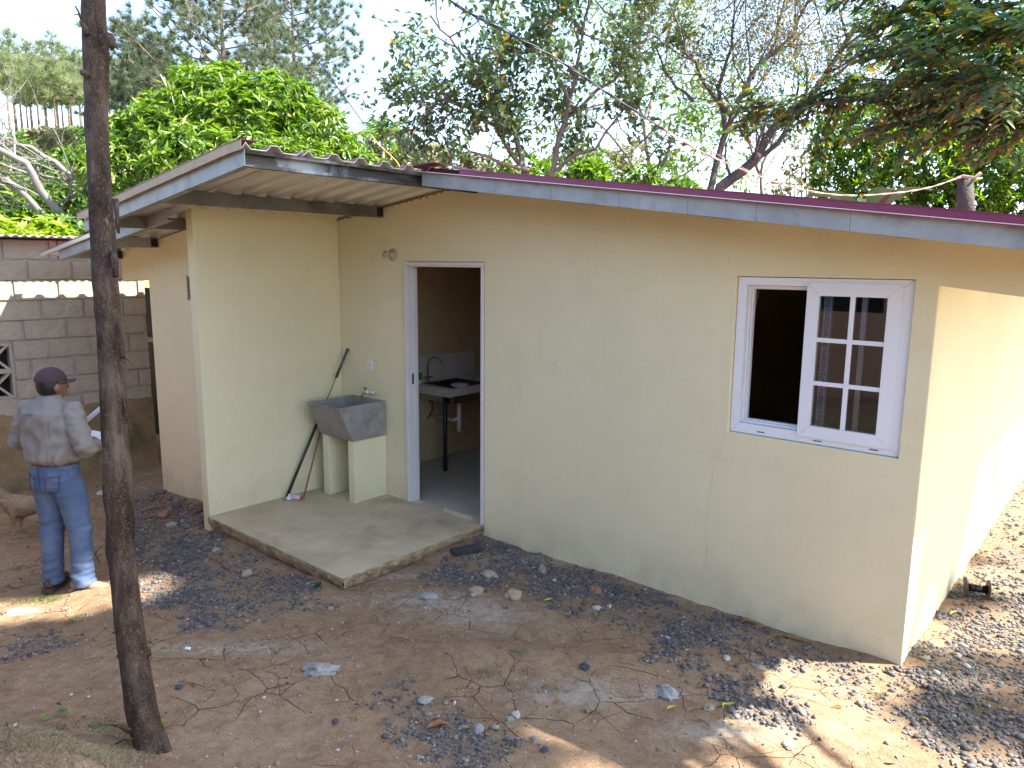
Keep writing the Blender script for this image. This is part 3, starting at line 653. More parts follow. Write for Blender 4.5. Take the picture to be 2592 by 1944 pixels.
# window
win = bpy.data.objects.new('window', None); COL.objects.link(win); win.parent = house
def frame(x0, x1, z0, z1, w, y0, y1, name, mat='white', parent=win, wb=None, wt=None):
    wb = wb or w; wt = wt or w
    b_ = MB()
    O = [(x0, z0), (x1, z0), (x1, z1), (x0, z1)]; I = [(x0+w, z0+wb), (x1-w, z0+wb), (x1-w, z1-wt), (x0+w, z1-wt)]
    for k in range(4):
        g = .0006; k2 = (k+1) % 4
        o1, o2, i1, i2 = O[k], O[k2], I[k], I[k2]
        P = [(o1[0], y0, o1[1]), (o2[0], y0, o2[1]), (i2[0], y0, i2[1]), (i1[0], y0, i1[1])]
        Q = [(p[0], y1, p[2]) for p in P]
        cx = sum(p[0] for p in P)/4; cz = sum(p[2] for p in P)/4
        sh = lambda p: (p[0]+(cx-p[0])*.0022, p[1], p[2]+(cz-p[2])*.0022)
        P = [sh(p) for p in P]; Q = [sh(p) for p in Q]
        b_.add(P+Q, [(0, 1, 2, 3), (7, 6, 5, 4), (0, 4, 5, 1), (1, 5, 6, 2), (2, 6, 7, 3), (3, 7, 4, 0)])
    me = b_.mesh(name); bm = bmesh.new(); bm.from_mesh(me); bmesh.ops.recalc_face_normals(bm, faces=bm.faces); bm.to_mesh(me); bm.free()
    return link(name, me, M[mat], parent)
frame(W0+.004, W1-.004, WB+.004, WT-.004, .052, .022, .10, 'window_frame', wb=.056, wt=.044)
frame(W0+.058, W1-.058, WB+.062, WT-.05, .012, .05, .094, 'inner_track')
frame(W0+.072, W1-.07, WB+.075, WT-.062, .008, .066, .098, 'inner_track')
SX0, SX1, SZ0, SZ1 = 4.157, W1-.052, WB+.038, WT-.026
frame(SX0, SX1, SZ0, SZ1, .066, .010, .048, 'sliding_sash', wb=.066, wt=.07)
gx0, gx1, gz0, gz1 = SX0+.066, SX1-.066, SZ0+.066, SZ1-.07
xm = (gx0+gx1)/2+.0; zz = [gz0, gz0+(gz1-gz0)*.335, gz0+(gz1-gz0)*.668, gz1]
b = MB(); b.box((xm-.0125, .017, gz0), (xm+.0125, .026, gz1)); b.build('muntin', M['white'], win, bevel=.002)
for z in zz[1:3]:
    for a, c in ((gx0, xm-.013), (xm+.013, gx1)):
        b = MB(); b.box((a, .018, z-.0115), (c, .025, z+.0115)); b.build('muntin', M['white'], win)
for i, (a, c) in enumerate(((gx0, xm-.0125), (xm+.0125, gx1))):
    for k in range(3):
        b = MB(); b.box((a, .028, zz[k]+(.012 if k else 0)), (c, .031, zz[k+1]-(.012 if k < 2 else 0))); b.build('pane', M['glass'], win)
# rear sash stile with the maker's tape seen through the glass
b = MB(); b.box((gx0+.012, .060, gz0-.02), (gx0+.054, .085, gz1+.02)); b.build('rear_stile', M['sticker'], win)
b = MB(); b.box((xm+.036, .060, gz0-.02), (xm+.062, .085, gz1+.02)); b.build('rear_stile', M['white'], win)
for x in (W0+.19, W0+.51, W0+.80): b = MB(); b.box((x-.022, .0205, WB+.020), (x+.022, .0222, WB+.0255)); b.build('drain_slot', M['black_iron'], win)
def text(name, body, size, mat, loc, rot, parent, sx=1.0, ext=0.0004):
    cu = bpy.data.curves.new(name, 'FONT'); cu.body = body; cu.size = size; cu.extrude = ext; cu.align_x = 'LEFT'; cu.space_character = 1.0
    o = bpy.data.objects.new(name+'_tmp', cu); COL.objects.link(o); dg = bpy.context.evaluated_depsgraph_get()
    me = bpy.data.meshes.new_from_object(o.evaluated_get(dg)); bpy.data.objects.remove(o)
    me.materials.clear(); q = link(name, me, mat, parent); q.location = loc; q.rotation_euler = rot; q.scale = (1, sx, 1); return q
for k in range(4):
    text('tape_lettering', 'duravistana', .046, M['blueprint'], (gx0+.044, .0585, gz0+.0+k*.215), (rad(90), rad(-90), 0), win)

# ------------------------------------------------------------------ kitchen sink seen through the door
sink = thing('kitchen_sink', 'tiled kitchen counter with steel sink seen through the open doorway', 'sink', (0, 0.8, 0))
def lb(o, a, c, name, mat, parent, bevel=0):
    b_ = MB(); b_.box((a[0]-o[0], a[1]-o[1], a[2]-o[2]), (c[0]-o[0], c[1]-o[1], c[2]-o[2])); return b_.build(name, M[mat], parent, bevel=bevel)
O = (0, .8, 0)
b = MB()
b.box((.002, 0, .765), (.58, .05, .84)); b.box((.55, .0505, .765), (.58, 1.15, .84)); b.box((.002, .0505, .765), (.08, 1.15, .84)); b.box((.0805, .0505, .765), (.549, .09, .84))
b.box((.0805, .62, .765), (.549, 1.15, .84)); b.build('counter', M['tile'], sink, bevel=.002)
b = MB(); b.box((.085, .10, .68), (.54, .61, .688)); b.box((.082, .095, .688), (.088, .615, .838)); b.box((.540, .095, .688), (.546, .615, .838)); b.box((.089, .095, .688), (.539, .101, .838)); b.box((.089, .609, .688), (.539, .615, .838))
b.build('steel_bowl', M['steel'], sink)
b = MB(); b.box((.001, -.1, .841), (.013, .95, 1.10)); b.build('backsplash', M['tile'], sink)
b = MB(); b.tube([(.45, .075, 0), (.45, .075, .764)], .022, 10); b.build('leg', M['black_iron'], sink, True)
b = MB(); b.tube([(.40, .32, .676), (.40, .32, .35)], .021, 10); b.tube([(.40, .32, .50), (.33, .32, .46), (.02, .32, .46)], .017, 8); b.build('drain_pipe', M['white'], sink, True)
b = MB(); b.tube([(.01, .28, .62), (.06, .28, .62), (.07, .26, .52), (.02, .24, .44)], .009, 8); b.build('water_hose', M['rust'], sink, True)
b = MB(); b.tube([(.05, .22, .84), (.05, .22, .87)], .018, 10)
b.tube([(.05, .22, .86), (.05, .22, 1.02), (.065, .235, 1.07), (.10, .265, 1.095), (.14, .30, 1.08), (.155, .315, 1.04)], .008, 8)
b.tube([(.045, .17, .885), (.05, .22, .885), (.055, .27, .885)], .009, 8)
for yy in (.17, .27): b.tube([(.03, yy, .885), (.07, yy, .885)], .006, 6); b.tube([(.05, yy-.02, .885), (.05, yy+.02, .885)], .006, 6)
b.build('gooseneck_tap', M['chrome'], sink, True)
so_ = thing('soap_bottle', 'small green and white soap bottle on the kitchen counter', 'bottle', (.10, .86, .841))
b = MB(); b.lathe([(.0, 0), (.026, 0), (.028, .02), (.028, .04)], 14); b.build('bottle_base', M['white_plastic'], so_, True)
b = MB(); b.lathe([(.028, .041), (.028, .10), (.024, .115)], 14); b.build('bottle_label', M['green_label'], so_, True)
b = MB(); b.lathe([(.023, .116), (.012, .13), (.012, .15), (0.001, .151)], 14); b.build('bottle_cap', M['white_plastic'], so_, True)
b = MB(); b.lathe([(0.001, 0), (.07, .0), (.09, .018), (.086, .02), (.065, .006), (.001, .006)], 20, Matrix.Translation((.50, 1.03, .8405-.8405)))
o = b.build('white_dish', M['white_plastic'], None, True); o.location = (0, 0, .8412); tag(o, 'white dish on the edge of the kitchen counter', 'dish')

# ------------------------------------------------------------------ laundry sink on the porch
ls = thing('laundry_sink', 'grey cement laundry basin on two cream painted supports by the doorway', 'laundry sink', (.39, -.25, 0))
ox, oy = .39, -.25
def P_(x, y, z): return (x-ox, y-oy, z)
b = MB()
X0, X1, zt_, zb_ = .165, .622, .850, .545
yf, yb2 = -.505, -.366
outer = [P_(X0, yb2, zb_), P_(X1, yb2, zb_), P_(X1, -.004, zb_), P_(X0, -.004, zb_), P_(X0, yf, zt_), P_(X1, yf, zt_), P_(X1, -.004, zt_), P_(X0, -.004, zt_)]
w = .026
inner = [P_(X0+w, yb2+.03, zb_+.04), P_(X1-w, yb2+.03, zb_+.04), P_(X1-w, -.03, zb_+.04), P_(X0+w, -.03, zb_+.04), P_(X0+w, yf+w, zt_), P_(X1-w, yf+w, zt_), P_(X1-w, -.03, zt_), P_(X0+w, -.03, zt_)]
b.add(outer+inner, [(0, 3, 2, 1), (0, 1, 5, 4), (1, 2, 6, 5), (2, 3, 7, 6), (3, 0, 4, 7), (4, 5, 13, 12), (5, 6, 14, 13), (6, 7, 15, 14), (7, 4, 12, 15), (8, 9, 10, 11), (8, 12, 13, 9), (9, 13, 14, 10), (10, 14, 15, 11), (11, 15, 12, 8)])
b.build('basin', M['basin'], ls, bevel=.005)
for a, c in ((.168, .252), (.532, .613)):
    b = MB(); b.box(P_(a, -.356, .001), P_(c, -.003, .544)); b.build('support', M['paint_trim'], ls, bevel=.004)
b = MB(); b.lathe([(.001, 0), (.045, 0), (.05, .03), (.001, .031)], 14, Matrix.Translation(P_(.33, -.3, .586))); b.build('blue_rag', simple('blue_rag', (0.02, 0.12, 0.45), .8, bs=0.2), ls)
tap = thing('garden_tap', 'brass tap with white plastic fitting on the wall above the laundry basin', 'tap', (.40, 0, .90))
b = MB(); b.tube([(0, -.002, 0), (0, -.05, 0), (0, -.085, -.005), (0, -.10, -.03)], .011, 8); b.build('spout', M['brass'], tap, True)
b = MB(); b.tube([(0.045, -.05, .008), (-.02, -.05, .008)], .014, 8); b.tube([(0.09, -.03, .008), (.045, -.045, .008)], .012, 8); b.build('fitting', M['white_plastic'], tap, True)
b = MB(); b.tube([(0, -.055, .01), (0, -.055, .04)], .006, 6); b.box((-.02, -.061, .04), (.02, -.049, .05)); b.build('handle', M['green_label'], tap)
# outlet, lamp
ou = thing('wall_outlet', 'white electrical outlet plate on the cream wall left of the doorway', 'outlet', (.408, 0, 1.144))
b = MB(); b.box((-.042, -.007, -.042), (.042, -.0005, .042)); b.build('plate', M['outlet'], ou, bevel=.002)
b = MB(); b.box((-.018, -.0095, -.014), (.018, -.0075, .014)); b.build('socket', M['white_plastic'], ou)
b = MB(); b.box((-.008, -.0105, -.004), (-.005, -.0096, .006)); b.box((.005, -.0105, -.004), (.008, -.0096, .006)); b.box((-.002, -.0105, -.011), (.002, -.0096, -.007)); b.build('slots', M['rust'], ou)
la = thing('wall_lamp', 'bare bulb in a round plastic holder on the wall above the laundry basin', 'lamp', (.743, 0, 2.105))
ry = Matrix.Rotation(rad(90), 4, 'X')
b = MB(); b.lathe([(.001, 0.0005), (.052, .0005), (.052, .008), (.045, .014), (.022, .016), (.022, .04), (.001, .041)], 24, ry); b.build('lamp_holder', simple('lamp_plastic', (0.42, 0.36, 0.27), .5, bs=0), la, True)
bulbm, n, l, bb = nt('clear_bulb'); inp(bb, 'Transmission Weight', 1.0); bb.inputs['Roughness'].default_value = 0.05; inp(bb, 'IOR', 1.2)
b = MB(); b.lathe([(.012, .042), (.014, .05), (.03, .08), (.028, .095), (.015, .107), (.001, .11)], 20, ry); b.build('bulb', bulbm, la, True)
# rods leaning in the corner
rod = thing('paint_roller_pole', 'long dark pole with a rusty middle leaning in the porch corner behind the basin', 'pole', (.03, -.655, 0))
A = Vector((.035, -.655, .002)); B = Vector((.112, -.014, 1.268)); o0 = Vector((.03, -.655, 0))
def seg(t0, t1, r, name, mat, par=rod, a=A, c=B, o_=o0): b_ = MB(); b_.tube([a.lerp(c, t0)-o_, a.lerp(c, t1)-o_], r, 10); return b_.build(name, M[mat], par, True)
seg(0, .50, .0125, 'lower_tube', 'black_iron'); seg(.50, .80, .0045, 'rusty_rod', 'rust'); seg(.80, 1, .0135, 'upper_tube', 'grey_rod')
b = MB(); p1, p2 = Vector((.175, -.575, .012)), Vector((.022, -.25, .60)); b.tube([p1, p1.lerp(p2, .5), p2], .008, 8)
o = b.build('brown_stick', M['copper_stick'], None, True); tag(o, 'thin reddish brown stick leaning behind the basin support', 'stick')
cp = thing('bottle_cap_lid', 'white plastic lid lying on the porch slab beside the dark pole', 'lid', (.10, -.665, .002))
b = MB(); b.lathe([(.001, 0), (.032, 0), (.030, .022), (.014, .025), (.014, .045), (.001, .046)], 18); b.build('lid', M['white_plastic'], cp, True)
b = MB(); b.lathe([(.001, 0), (.048, 0), (.046, .0015), (.001, .0015)], 18, Matrix.Translation((-.012, -.015, 0))); b.build('dark_disc', M['basin'], cp)
bo = thing('small_bottle', 'pinkish plastic bottle with red cap lying on the porch slab', 'bottle', (.155, -.635, .024), rad(28))
rx = Matrix.Rotation(rad(90), 4, 'Y')
b = MB(); b.lathe([(.001, -.05), (.022, -.048), (.024, -.04), (.024, .02), (.018, .035), (.012, .04)], 16, rx); b.build('bottle_body', M['bottle'], bo, True)
b = MB(); b.lathe([(.013, .041), (.013, .057), (.001, .058)], 14, rx); b.build('bottle_cap', M['red_cap'], bo, True)
# ------------------------------------------------------------------ block outbuilding on the left
shed = thing('block_outbuilding', 'grey concrete block outbuilding with corrugated zinc roof at the left edge', 'outbuilding', (-3.0, -1.5, -.3))
so0 = Vector((-3.0, -1.5, -.3))
def sbox(b_, a, c): b_.box((a[0]-so0.x, a[1]-so0.y, a[2]-so0.z), (c[0]-so0.x, c[1]-so0.y, c[2]-so0.z))
XB = -3.0; YE, YS = -.452, -4.3
b = MB(); sbox(b, (XB-.13, -1.79, -.5), (XB-.012, YE-.006, 2.24)); sbox(b, (XB-.13, YS, -.5), (XB-.012, -2.41, 2.24)); sbox(b, (XB-.13, -2.41, 1.21), (XB-.012, -1.79, 2.24)); sbox(b, (XB-.13, -2.41, -.5), (XB-.012, -1.79, .66))
b.build('mortar', M['mortar'], shed)
b = MB(); sbox(b, (XB-4.0, YE-.15, -.5), (XB-.131, YE-.008, 2.22)); sbox(b, (XB-4.0, YS, -.5), (XB-.131, YS+.14, 2.22)); sbox(b, (XB-4.0, YS+.15, -.5), (XB-3.87, YE-.16, 2.22)); b.build('rear_walls', M['mortar'], shed)
zrow = [2.232-.2*i for i in range(13)]
blockm = []
for k in range(6):
    bm_ = bmesh.new(); bmesh.ops.create_cube(bm_, size=1.0)
    bmesh.ops.subdivide_edges(bm_, edges=bm_.edges[:], cuts=1)
    for v in bm_.verts:
        v.co += Vector((.06*mnoise.noise(v.co*3+Vector((k*9, 0, 0))), .012*mnoise.noise(v.co*4+Vector((0, k*5, 0))), .03*mnoise.noise(v.co*4+Vector((0, 0, k*5)))))
    me_ = bpy.data.meshes.new('block'); bm_.to_mesh(me_); bm_.free(); me_.materials.append(M['block']); blockm.append(me_)
first = None
for r_, zt1 in enumerate(zrow):
    zc = zt1-.1
    if zc < .50: continue
    off = (.13, .33, .07, .24, .02, .21, .38)[r_ % 7]
    y = YE-.004-off
    spans = [(y, YE-.004)] if off > .03 else []
    while y > YS: spans.append((max(y-.39, YS), y-.012)); y -= .402
    for (ya, yb3) in spans:
        segs = [(ya, yb3)]
        if .66 < zc < 1.20:
            if yb3 > -1.79 and ya < -1.79: segs = [(-1.775, yb3)]
            elif yb3 <= -1.79 and ya >= -2.41: segs = []
            elif ya < -1.79 and yb3 <= -1.79 and yb3 > -2.41: segs = [(ya, -2.42)]
        for (a, c) in segs:
            if c-a < .05: continue
            o = bpy.data.objects.new('block', R_.choice(blockm)); COL.objects.link(o); o.parent = shed
            zj = R_.uniform(-.004, .004); j = R_.uniform(.004, .016)
            o.scale = (.12, c-a-R_.uniform(.0, .012), .186-R_.uniform(0, .01)); o.location = Vector((XB-.056+R_.uniform(-.004, .004), (a+c)/2, zc+zj))-so0
# lower half rendered and stained with mud
bm = bmesh.new(); g = {}
for i in range(61):
    for j in range(17):
        y = YS+(YE-YS)*i/60; z = -.5+1.04*j/16
        ext_ = .02*mnoise.noise(Vector((y*2.5, z*4, 3)))+.012*mnoise.noise(Vector((y*9, z*9, 1)))+.10*(1-j/16)**3 - (.03 if j == 16 else 0)
        if j == 16: z += .05*mnoise.noise(Vector((y*4, 0, 5)))
        g[i, j] = bm.verts.new(Vector((XB+.012+ext_, y, z))-so0)
for i in range(60):
    for j in range(16): bm.faces.new((g[i, j], g[i+1, j], g[i+1, j+1], g[i, j+1]))
me = bpy.data.meshes.new('render_skirt'); bm.to_mesh(me); bm.free(); link('mud_render', me, M['mudwall'], shed, True)
# ornamental openwork block
ow = bpy.data.objects.new('openwork_block', None); COL.objects.link(ow); ow.parent = shed
b = MB()
for (yc0, yc1) in ((-2.10, -1.79), (-2.41, -2.10)):
    for (za, zb1) in ((.935, 1.21), (.66, .935)):
        for a, c in (((yc0, za), (yc1, za+.022)), ((yc0, zb1-.022), (yc1, zb1)), ((yc0, za+.022), (yc0+.022, zb1-.022)), ((yc1-.022, za+.022), (yc1, zb1-.022))):
            sbox(b, (XB-.10, a[0]+.001, a[1]+.001), (XB-.002, c[0]-.001, c[1]-.001))
        cy, cz = (yc0+yc1)/2, (za+zb1)/2
        for k in range(4):
            ang = math.pi/4+k*math.pi/2; rr_ = Matrix.Rotation(-ang, 3, 'X')
            b.box((-.045, .0, -.011), (.045, .185, .011), rr_, Vector((XB-.05, cy, cz))-so0)
b.build('lattice', M['block'], ow)
b = MB(); sbox(b, (XB-.16, -2.42, .64), (XB-.15, -1.78, 1.22)); b.build('dark_inside', M['hollow'], shed)
b = MB()
for yy, z0_, z1_ in ((-1.30, 2.04, 2.235), (-2.05, 2.04, 2.235)): sbox(b, (XB+.003, yy-.006, z0_), (XB+.008, yy+.006, z1_))
b.build('iron_tie', M['rust'], shed)
def wavy(name, xa, xb, y0, y1, z0, slope, parent, org, mat, amp=.0095, wl_=.0762):
    ys = np.arange(y0, y1, wl_/8); zs = amp*np.cos(2*np.pi*ys/wl_); xs_ = np.linspace(xa, xb, 12)
    V = []; n_ = len(ys)
    for s_ in (0, .002):
        for x in xs_:
            for y, z in zip(ys, zs): V.append((x-org.x, y-org.y, z0+(xb-x)*slope+z+s_-org.z+.004*mnoise.noise(Vector((x*2, y*1.5, 0)))))
    F = []; m_ = len(xs_)
    for s_ in (0, 1):
        o_ = s_*n_*m_
        for i in range(m_-1):
            for j in range(n_-1): F.append((o_+i*n_+j, o_+i*n_+j+1, o_+(i+1)*n_+j+1, o_+(i+1)*n_+j) if s_ == 0 else (o_+i*n_+j, o_+(i+1)*n_+j, o_+(i+1)*n_+j+1, o_+i*n_+j+1))
    for j in range(n_-1):
        F.append((n_*(m_-1)+j, n_*(m_-1)+j+1, n_*m_+n_*(m_-1)+j+1, n_*m_+n_*(m_-1)+j)); F.append((j, n_*m_+j, n_*m_+j+1, j+1))
    return np_mesh(name, V, F, mat, parent)
for a, c in ((-4.4, -3.6), (-3.55, -2.75), (-2.7, -1.9), (-1.85, -1.05), (-1.0, -.22)):
    wavy('zinc_sheet', -7.2, -2.675, a, c+.08, 2.262+.002*(int(a*7) % 2), -.015, shed, so0, M['zinc'])
b = MB(); sbox(b, (XB-.05, YS, 2.233), (XB-.01, YE-.01, 2.245)); b.build('roof_plate', M['hollow'], shed)

# made-up black wall that darkens the gap, with posts, rail and cables before it
lt = thing('added_lean_to', 'added black lean-to that darkens the gap between block wall and cream house', 'lean-to', (-3.1, .9, -.3))
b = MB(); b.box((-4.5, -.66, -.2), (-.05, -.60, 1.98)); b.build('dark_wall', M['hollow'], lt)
for k, (yy, z0_, z1_) in enumerate(((-.70, 0, 2.0), (-1.1, 0, 1.0))):
    b = MB(); b.box((-.02, yy, z0_), (.05, yy+.07, z1_)); b.build('post', M['bark_dark'], lt)
b = MB(); b.box((-1.6, -.72, 1.27), (.25, -.67, 1.33)); b.build('rail', M['bark'], lt)
b = MB()
for k in range(7):
    p = Vector((R_.uniform(-.9, -.1), -.75, R_.uniform(.5, 1.1))); b.tube([p, p+Vector((R_.uniform(.1, .4), .02, R_.uniform(-.3, .2))), p+Vector((R_.uniform(.3, .6), 0, R_.uniform(-.5, .1)))], .006, 5)
tag(b.build('cables', M['wire'], lt), kind='stuff')

# neighbouring house behind the viewer, mirrored in the window pane
nb = thing('pink_house', 'pink house across the yard mirrored in the window pane', 'house', (1.5, -6.2, .1))
b = MB()
for a, c in (((-7, -.2, -.6), (-2.1, 0, 2.9)), ((-2.1, -.2, -.6), (-1.2, 0, 1.35)), ((-2.1, -.2, 2.3), (-1.2, 0, 2.9)), ((-1.2, -.2, -.6), (.2, 0, 2.9)), ((.2, -.2, -.6), (1.5, 0, 1.35)), ((.2, -.2, 2.3), (1.5, 0, 2.9)), ((1.5, -.2, -.6), (7, 0, 2.9))): b.box(a, c)
b.build('wall', M['pink'], nb)
for a, c in ((-2.1, -1.2), (.2, 1.5)):
    b = MB(); b.box((a+.001, -.16, 1.351), (c-.001, -.14, 2.299)); b.build('window', M['dark_glass'], nb)
b = MB(); b.hexa([(-7.4, -2.5, 2.95), (7.4, -2.5, 2.95), (7.4, .7, 2.85), (-7.4, .7, 2.85), (-7.4, -2.5, 3.0), (7.4, -2.5, 3.0), (7.4, .7, 2.9), (-7.4, .7, 2.9)]); b.build('roof', M['zinc'], nb)

# ------------------------------------------------------------------ foliage tools
def leaves(P, Dir, L, W, fold=.25, droop=.0, jit=.5, seed=0):
    """P (n,3) leaf bases, Dir (n,3) directions -> verts, faces (two triangles folded along the midrib, pointed)"""
    r = np.random.default_rng(seed); n_ = len(P)
    D = Dir + r.normal(0, jit, (n_, 3)); D[:, 2] -= droop; D /= np.linalg.norm(D, axis=1, keepdims=True)+1e-9
    up = r.normal(0, .45, (n_, 3)); up[:, 2] += 1
    S = np.cross(D, up); S /= np.linalg.norm(S, axis=1, keepdims=True)+1e-9; N = np.cross(S, D)
    l_ = (L*r.uniform(.65, 1.2, n_))[:, None]; w_ = (W*r.uniform(.75, 1.2, n_))[:, None]
    a = P; t = P+D*l_-N*l_*.12; m = P+D*l_*.45
    b1 = m+S*w_*.5+N*w_*fold; b2 = m-S*w_*.5+N*w_*fold
    V = np.stack([a, b1, t, b2], 1).reshape(-1, 3)
    k = np.arange(n_)*4
    F = np.concatenate([np.stack([k, k+1, k+2], 1), np.stack([k, k+2, k+3], 1)], 0)
    return V, F
def whorl(C, N, k, L, W, droop, seed, spread=.9, jit=.25, fold=.25):
    """clusters of k leaves radiating from each centre C with axis N"""
    r = np.random.default_rng(seed); n_ = len(C)
    P = np.repeat(C, k, 0); A = np.repeat(N, k, 0)
    rnd = r.normal(0, 1, (n_*k, 3)); rnd -= A*(rnd*A).sum(1, keepdims=True); rnd /= np.linalg.norm(rnd, axis=1, keepdims=True)+1e-9
    D = A*r.uniform(.1, .8, (n_*k, 1))+rnd*spread
    return leaves(P, D, L, W, fold, droop, jit, seed+1)
def needles(C, N, k, L, W, seed, up=.3):
    r = np.random.default_rng(seed); n_ = len(C)
    P = np.repeat(C, k, 0); A = np.repeat(N, k, 0); D = A*.9+r.normal(0, .5, (n_*k, 3)); D[:, 2] += up*.3
    D /= np.linalg.norm(D, axis=1, keepdims=True); S = np.cross(D, r.normal(0, 1, (n_*k, 3))); S /= np.linalg.norm(S, axis=1, keepdims=True)
    l_ = (L*r.uniform(.7, 1.15, n_*k))[:, None]
    V = np.stack([P-S*W*.5, P+S*W*.5, P+D*l_], 1).reshape(-1, 3); kk = np.arange(n_*k)*3
    return V, np.stack([kk, kk+1, kk+2], 1)
def lobes_points(lobes, density, seed, shell=.35, keep=None):
    """points and outward normals in the outer shell of a set of ellipsoids; inner ones of other lobes are dropped"""
    r = np.random.default_rng(seed); Ps, Ns = [], []
    for i, (c, R) in enumerate(lobes):
        c = np.array(c, float); R = np.array(R, float); area = 4*math.pi*((R[0]*R[1])**1.6/3+(R[0]*R[2])**1.6/3+(R[1]*R[2])**1.6/3)**(1/1.6)
        n_ = max(4, int(area*density)); d = r.normal(0, 1, (n_, 3)); d /= np.linalg.norm(d, axis=1, keepdims=True)
        rad_ = 1-shell*r.random(n_)**1.6
        rad_ *= 1+.10*np.sin(d[:, 0]*7+i)*np.sin(d[:, 1]*6+2*i)+.08*np.sin(d[:, 2]*9+i)
        P = c+d*R*rad_[:, None]; ok = np.ones(n_, bool)
        for j, (c2, R2) in enumerate(lobes):
            if j != i: ok &= (((P-np.array(c2))/np.array(R2))**2).sum(1) > .55
        Ps.append(P[ok]); nn = d/R; nn /= np.linalg.norm(nn, axis=1, keepdims=True); Ns.append(nn[ok])
    P = np.concatenate(Ps); N = np.concatenate(Ns)
    if keep is not None: k = keep(P); P, N = P[k], N[k]
    return P, N
class Wood:
    """recursive branches collected in one mesh; records twig points"""
    def __init__(s, seed): s.r = random.Random(seed); s.mb = MB(); s.tips = []; s.dirs = []
    def branch(s, p, d, L, r0, depth, maxd, wig=.18, up=.05, kids=(2, 4), shrink=.62, spread=.75, sides=6, leaf_from=2, taper=.55, grav=0):
        n_ = max(3, int(L/.35)+2) if depth < 2 else 3
        pts = [Vector(p)]; rs = [r0]; d = Vector(d).normalized()
        for i in range(n_):
            d = (d+Vector((s.r.gauss(0, wig), s.r.gauss(0, wig), s.r.gauss(0, wig)+up-grav*depth))*.5).normalized()
            pts.append(pts[-1]+d*(L/n_)); rs.append(r0*(1-(1-taper)*(i+1)/n_))
        s.mb.tube(pts, rs, max(3, sides-depth), cap=False)
        if depth >= leaf_from:
            for q in range(1, len(pts)): s.tips.append(pts[q]); s.dirs.append(d.copy())
        if depth < maxd:
            k = s.r.randint(*kids)
            for i in range(k):
                t = 1.0 if i == 0 else s.r.uniform(.3, .95); q = min(len(pts)-1, max(1, int(round(t*(len(pts)-1)))))
                base = (pts[q]-pts[q-1]).normalized(); o = base.orthogonal().normalized(); o.rotate(Matrix.Rotation(s.r.uniform(0, 6.28), 3, base))
                nd = (base+o*s.r.uniform(.35, 1.0)*spread*(.5 if i == 0 else 1)).normalized()
                s.branch(pts[q], nd, L*shrink*s.r.uniform(.75, 1.2), rs[q]*(.85 if i == 0 else .6), depth+1, maxd, wig, up, kids, shrink, spread, sides, leaf_from, taper, grav)
def limb_to(w, a, c, r0, r1, sag=0.0, n=7, sides=7):
    a, c = Vector(a), Vector(c); pts = []; L = (c-a).length
    for i in range(n+1):
        t = i/n; p = a.lerp(c, t)+Vector((w.r.gauss(0, .03), w.r.gauss(0, .03), 0))*L*.5*math.sin(math.pi*t)+Vector((0, 0, sag*L*math.sin(math.pi*t))); pts.append(p)
    w.mb.tube(pts, [r0+(r1-r0)*i/n for i in range(n+1)], sides, cap=False); return pts
def tree(name, label, cat, base, wood_mb, bark, V, F, leafm, group=None, crown='crown'):
    t = thing(name, label, cat, tuple(base), 0, group); bv = Vector(base)
    if wood_mb is not None and wood_mb.v:
        me_ = wood_mb.mesh('trunk'); me_.transform(Matrix.Translation(-bv)); link('trunk', me_, bark, t, True)
    if V is not None and len(V): np_mesh(crown, np.asarray(V)-np.array(base, float), F, leafm, t)
    return t
def cat2(*vf):
    Vs, Fs, n_ = [], [], 0
    for V, F in vf: Vs.append(V); Fs.append(F+n_); n_ += len(V)
    return np.concatenate(Vs), np.concatenate(Fs)
def vec(a): return np.array([tuple(p) for p in a], float).reshape(-1, 3)

# mango behind the house: px outline lobes at about 13-15 m
def lob(px, py, d, rp, rz=None, ry=None):
    """ellipsoid centred where px,py is seen at depth d with a radius of rp photo pixels"""
    c = at(px, py, d); s_ = d/FPX; return (tuple(c), (rp*s_, (ry or rp)*s_, (rz or rp)*s_))
ml = [lob(540, 300, 13.5, 135, 125), lob(410, 370, 13, 120, 100), lob(325, 450, 12.6, 100, 120), lob(690, 270, 13.2, 100, 85), lob(640, 330, 13, 130, 110), lob(780, 350, 13.5, 110, 95), lob(860, 420, 14, 90, 80),
      lob(520, 440, 12.4, 150, 120), lob(700, 460, 13, 170, 110), lob(950, 460, 14.6, 70, 60), lob(330, 560, 12.5, 90, 90), lob(560, 215, 13.8, 60, 48), lob(400, 280, 13.6, 55, 40), lob(280, 350, 13.2, 50, 48)]
P, N = lobes_points(ml, 34, 5, .22)
N2 = N+np.array([0, 0, .5]); N2 /= np.linalg.norm(N2, axis=1, keepdims=True)
V, F = whorl(P, N2, 9, .21, .052, .30, 6, spread=1.0, jit=.22)
Pi, Ni = lobes_points([(c, tuple(x*.78 for x in R)) for c, R in ml], 22, 8, .5); V2, F2 = whorl(Pi, Ni, 7, .22, .06, .3, 9)
w = Wood(3); cb = at(560, 700, 13.6); bz = g1(cb.x, cb.y); base = Vector((cb.x, cb.y, bz))
w.mb.tube([base, base+Vector((.05, 0, 1.2)), base+Vector((0, .1, 2.2))], [.28, .22, .2], 10)
for c, R in ml[:11]: limb_to(w, base+Vector((0, .1, 2.1)), Vector(c), .11, .03, .05)
tree('mango_tree', 'dense bright green mango tree behind the porch roof', 'tree', base, w.mb, M['bark'], *cat2((V, F), (V2, F2)), M['l_mango'])

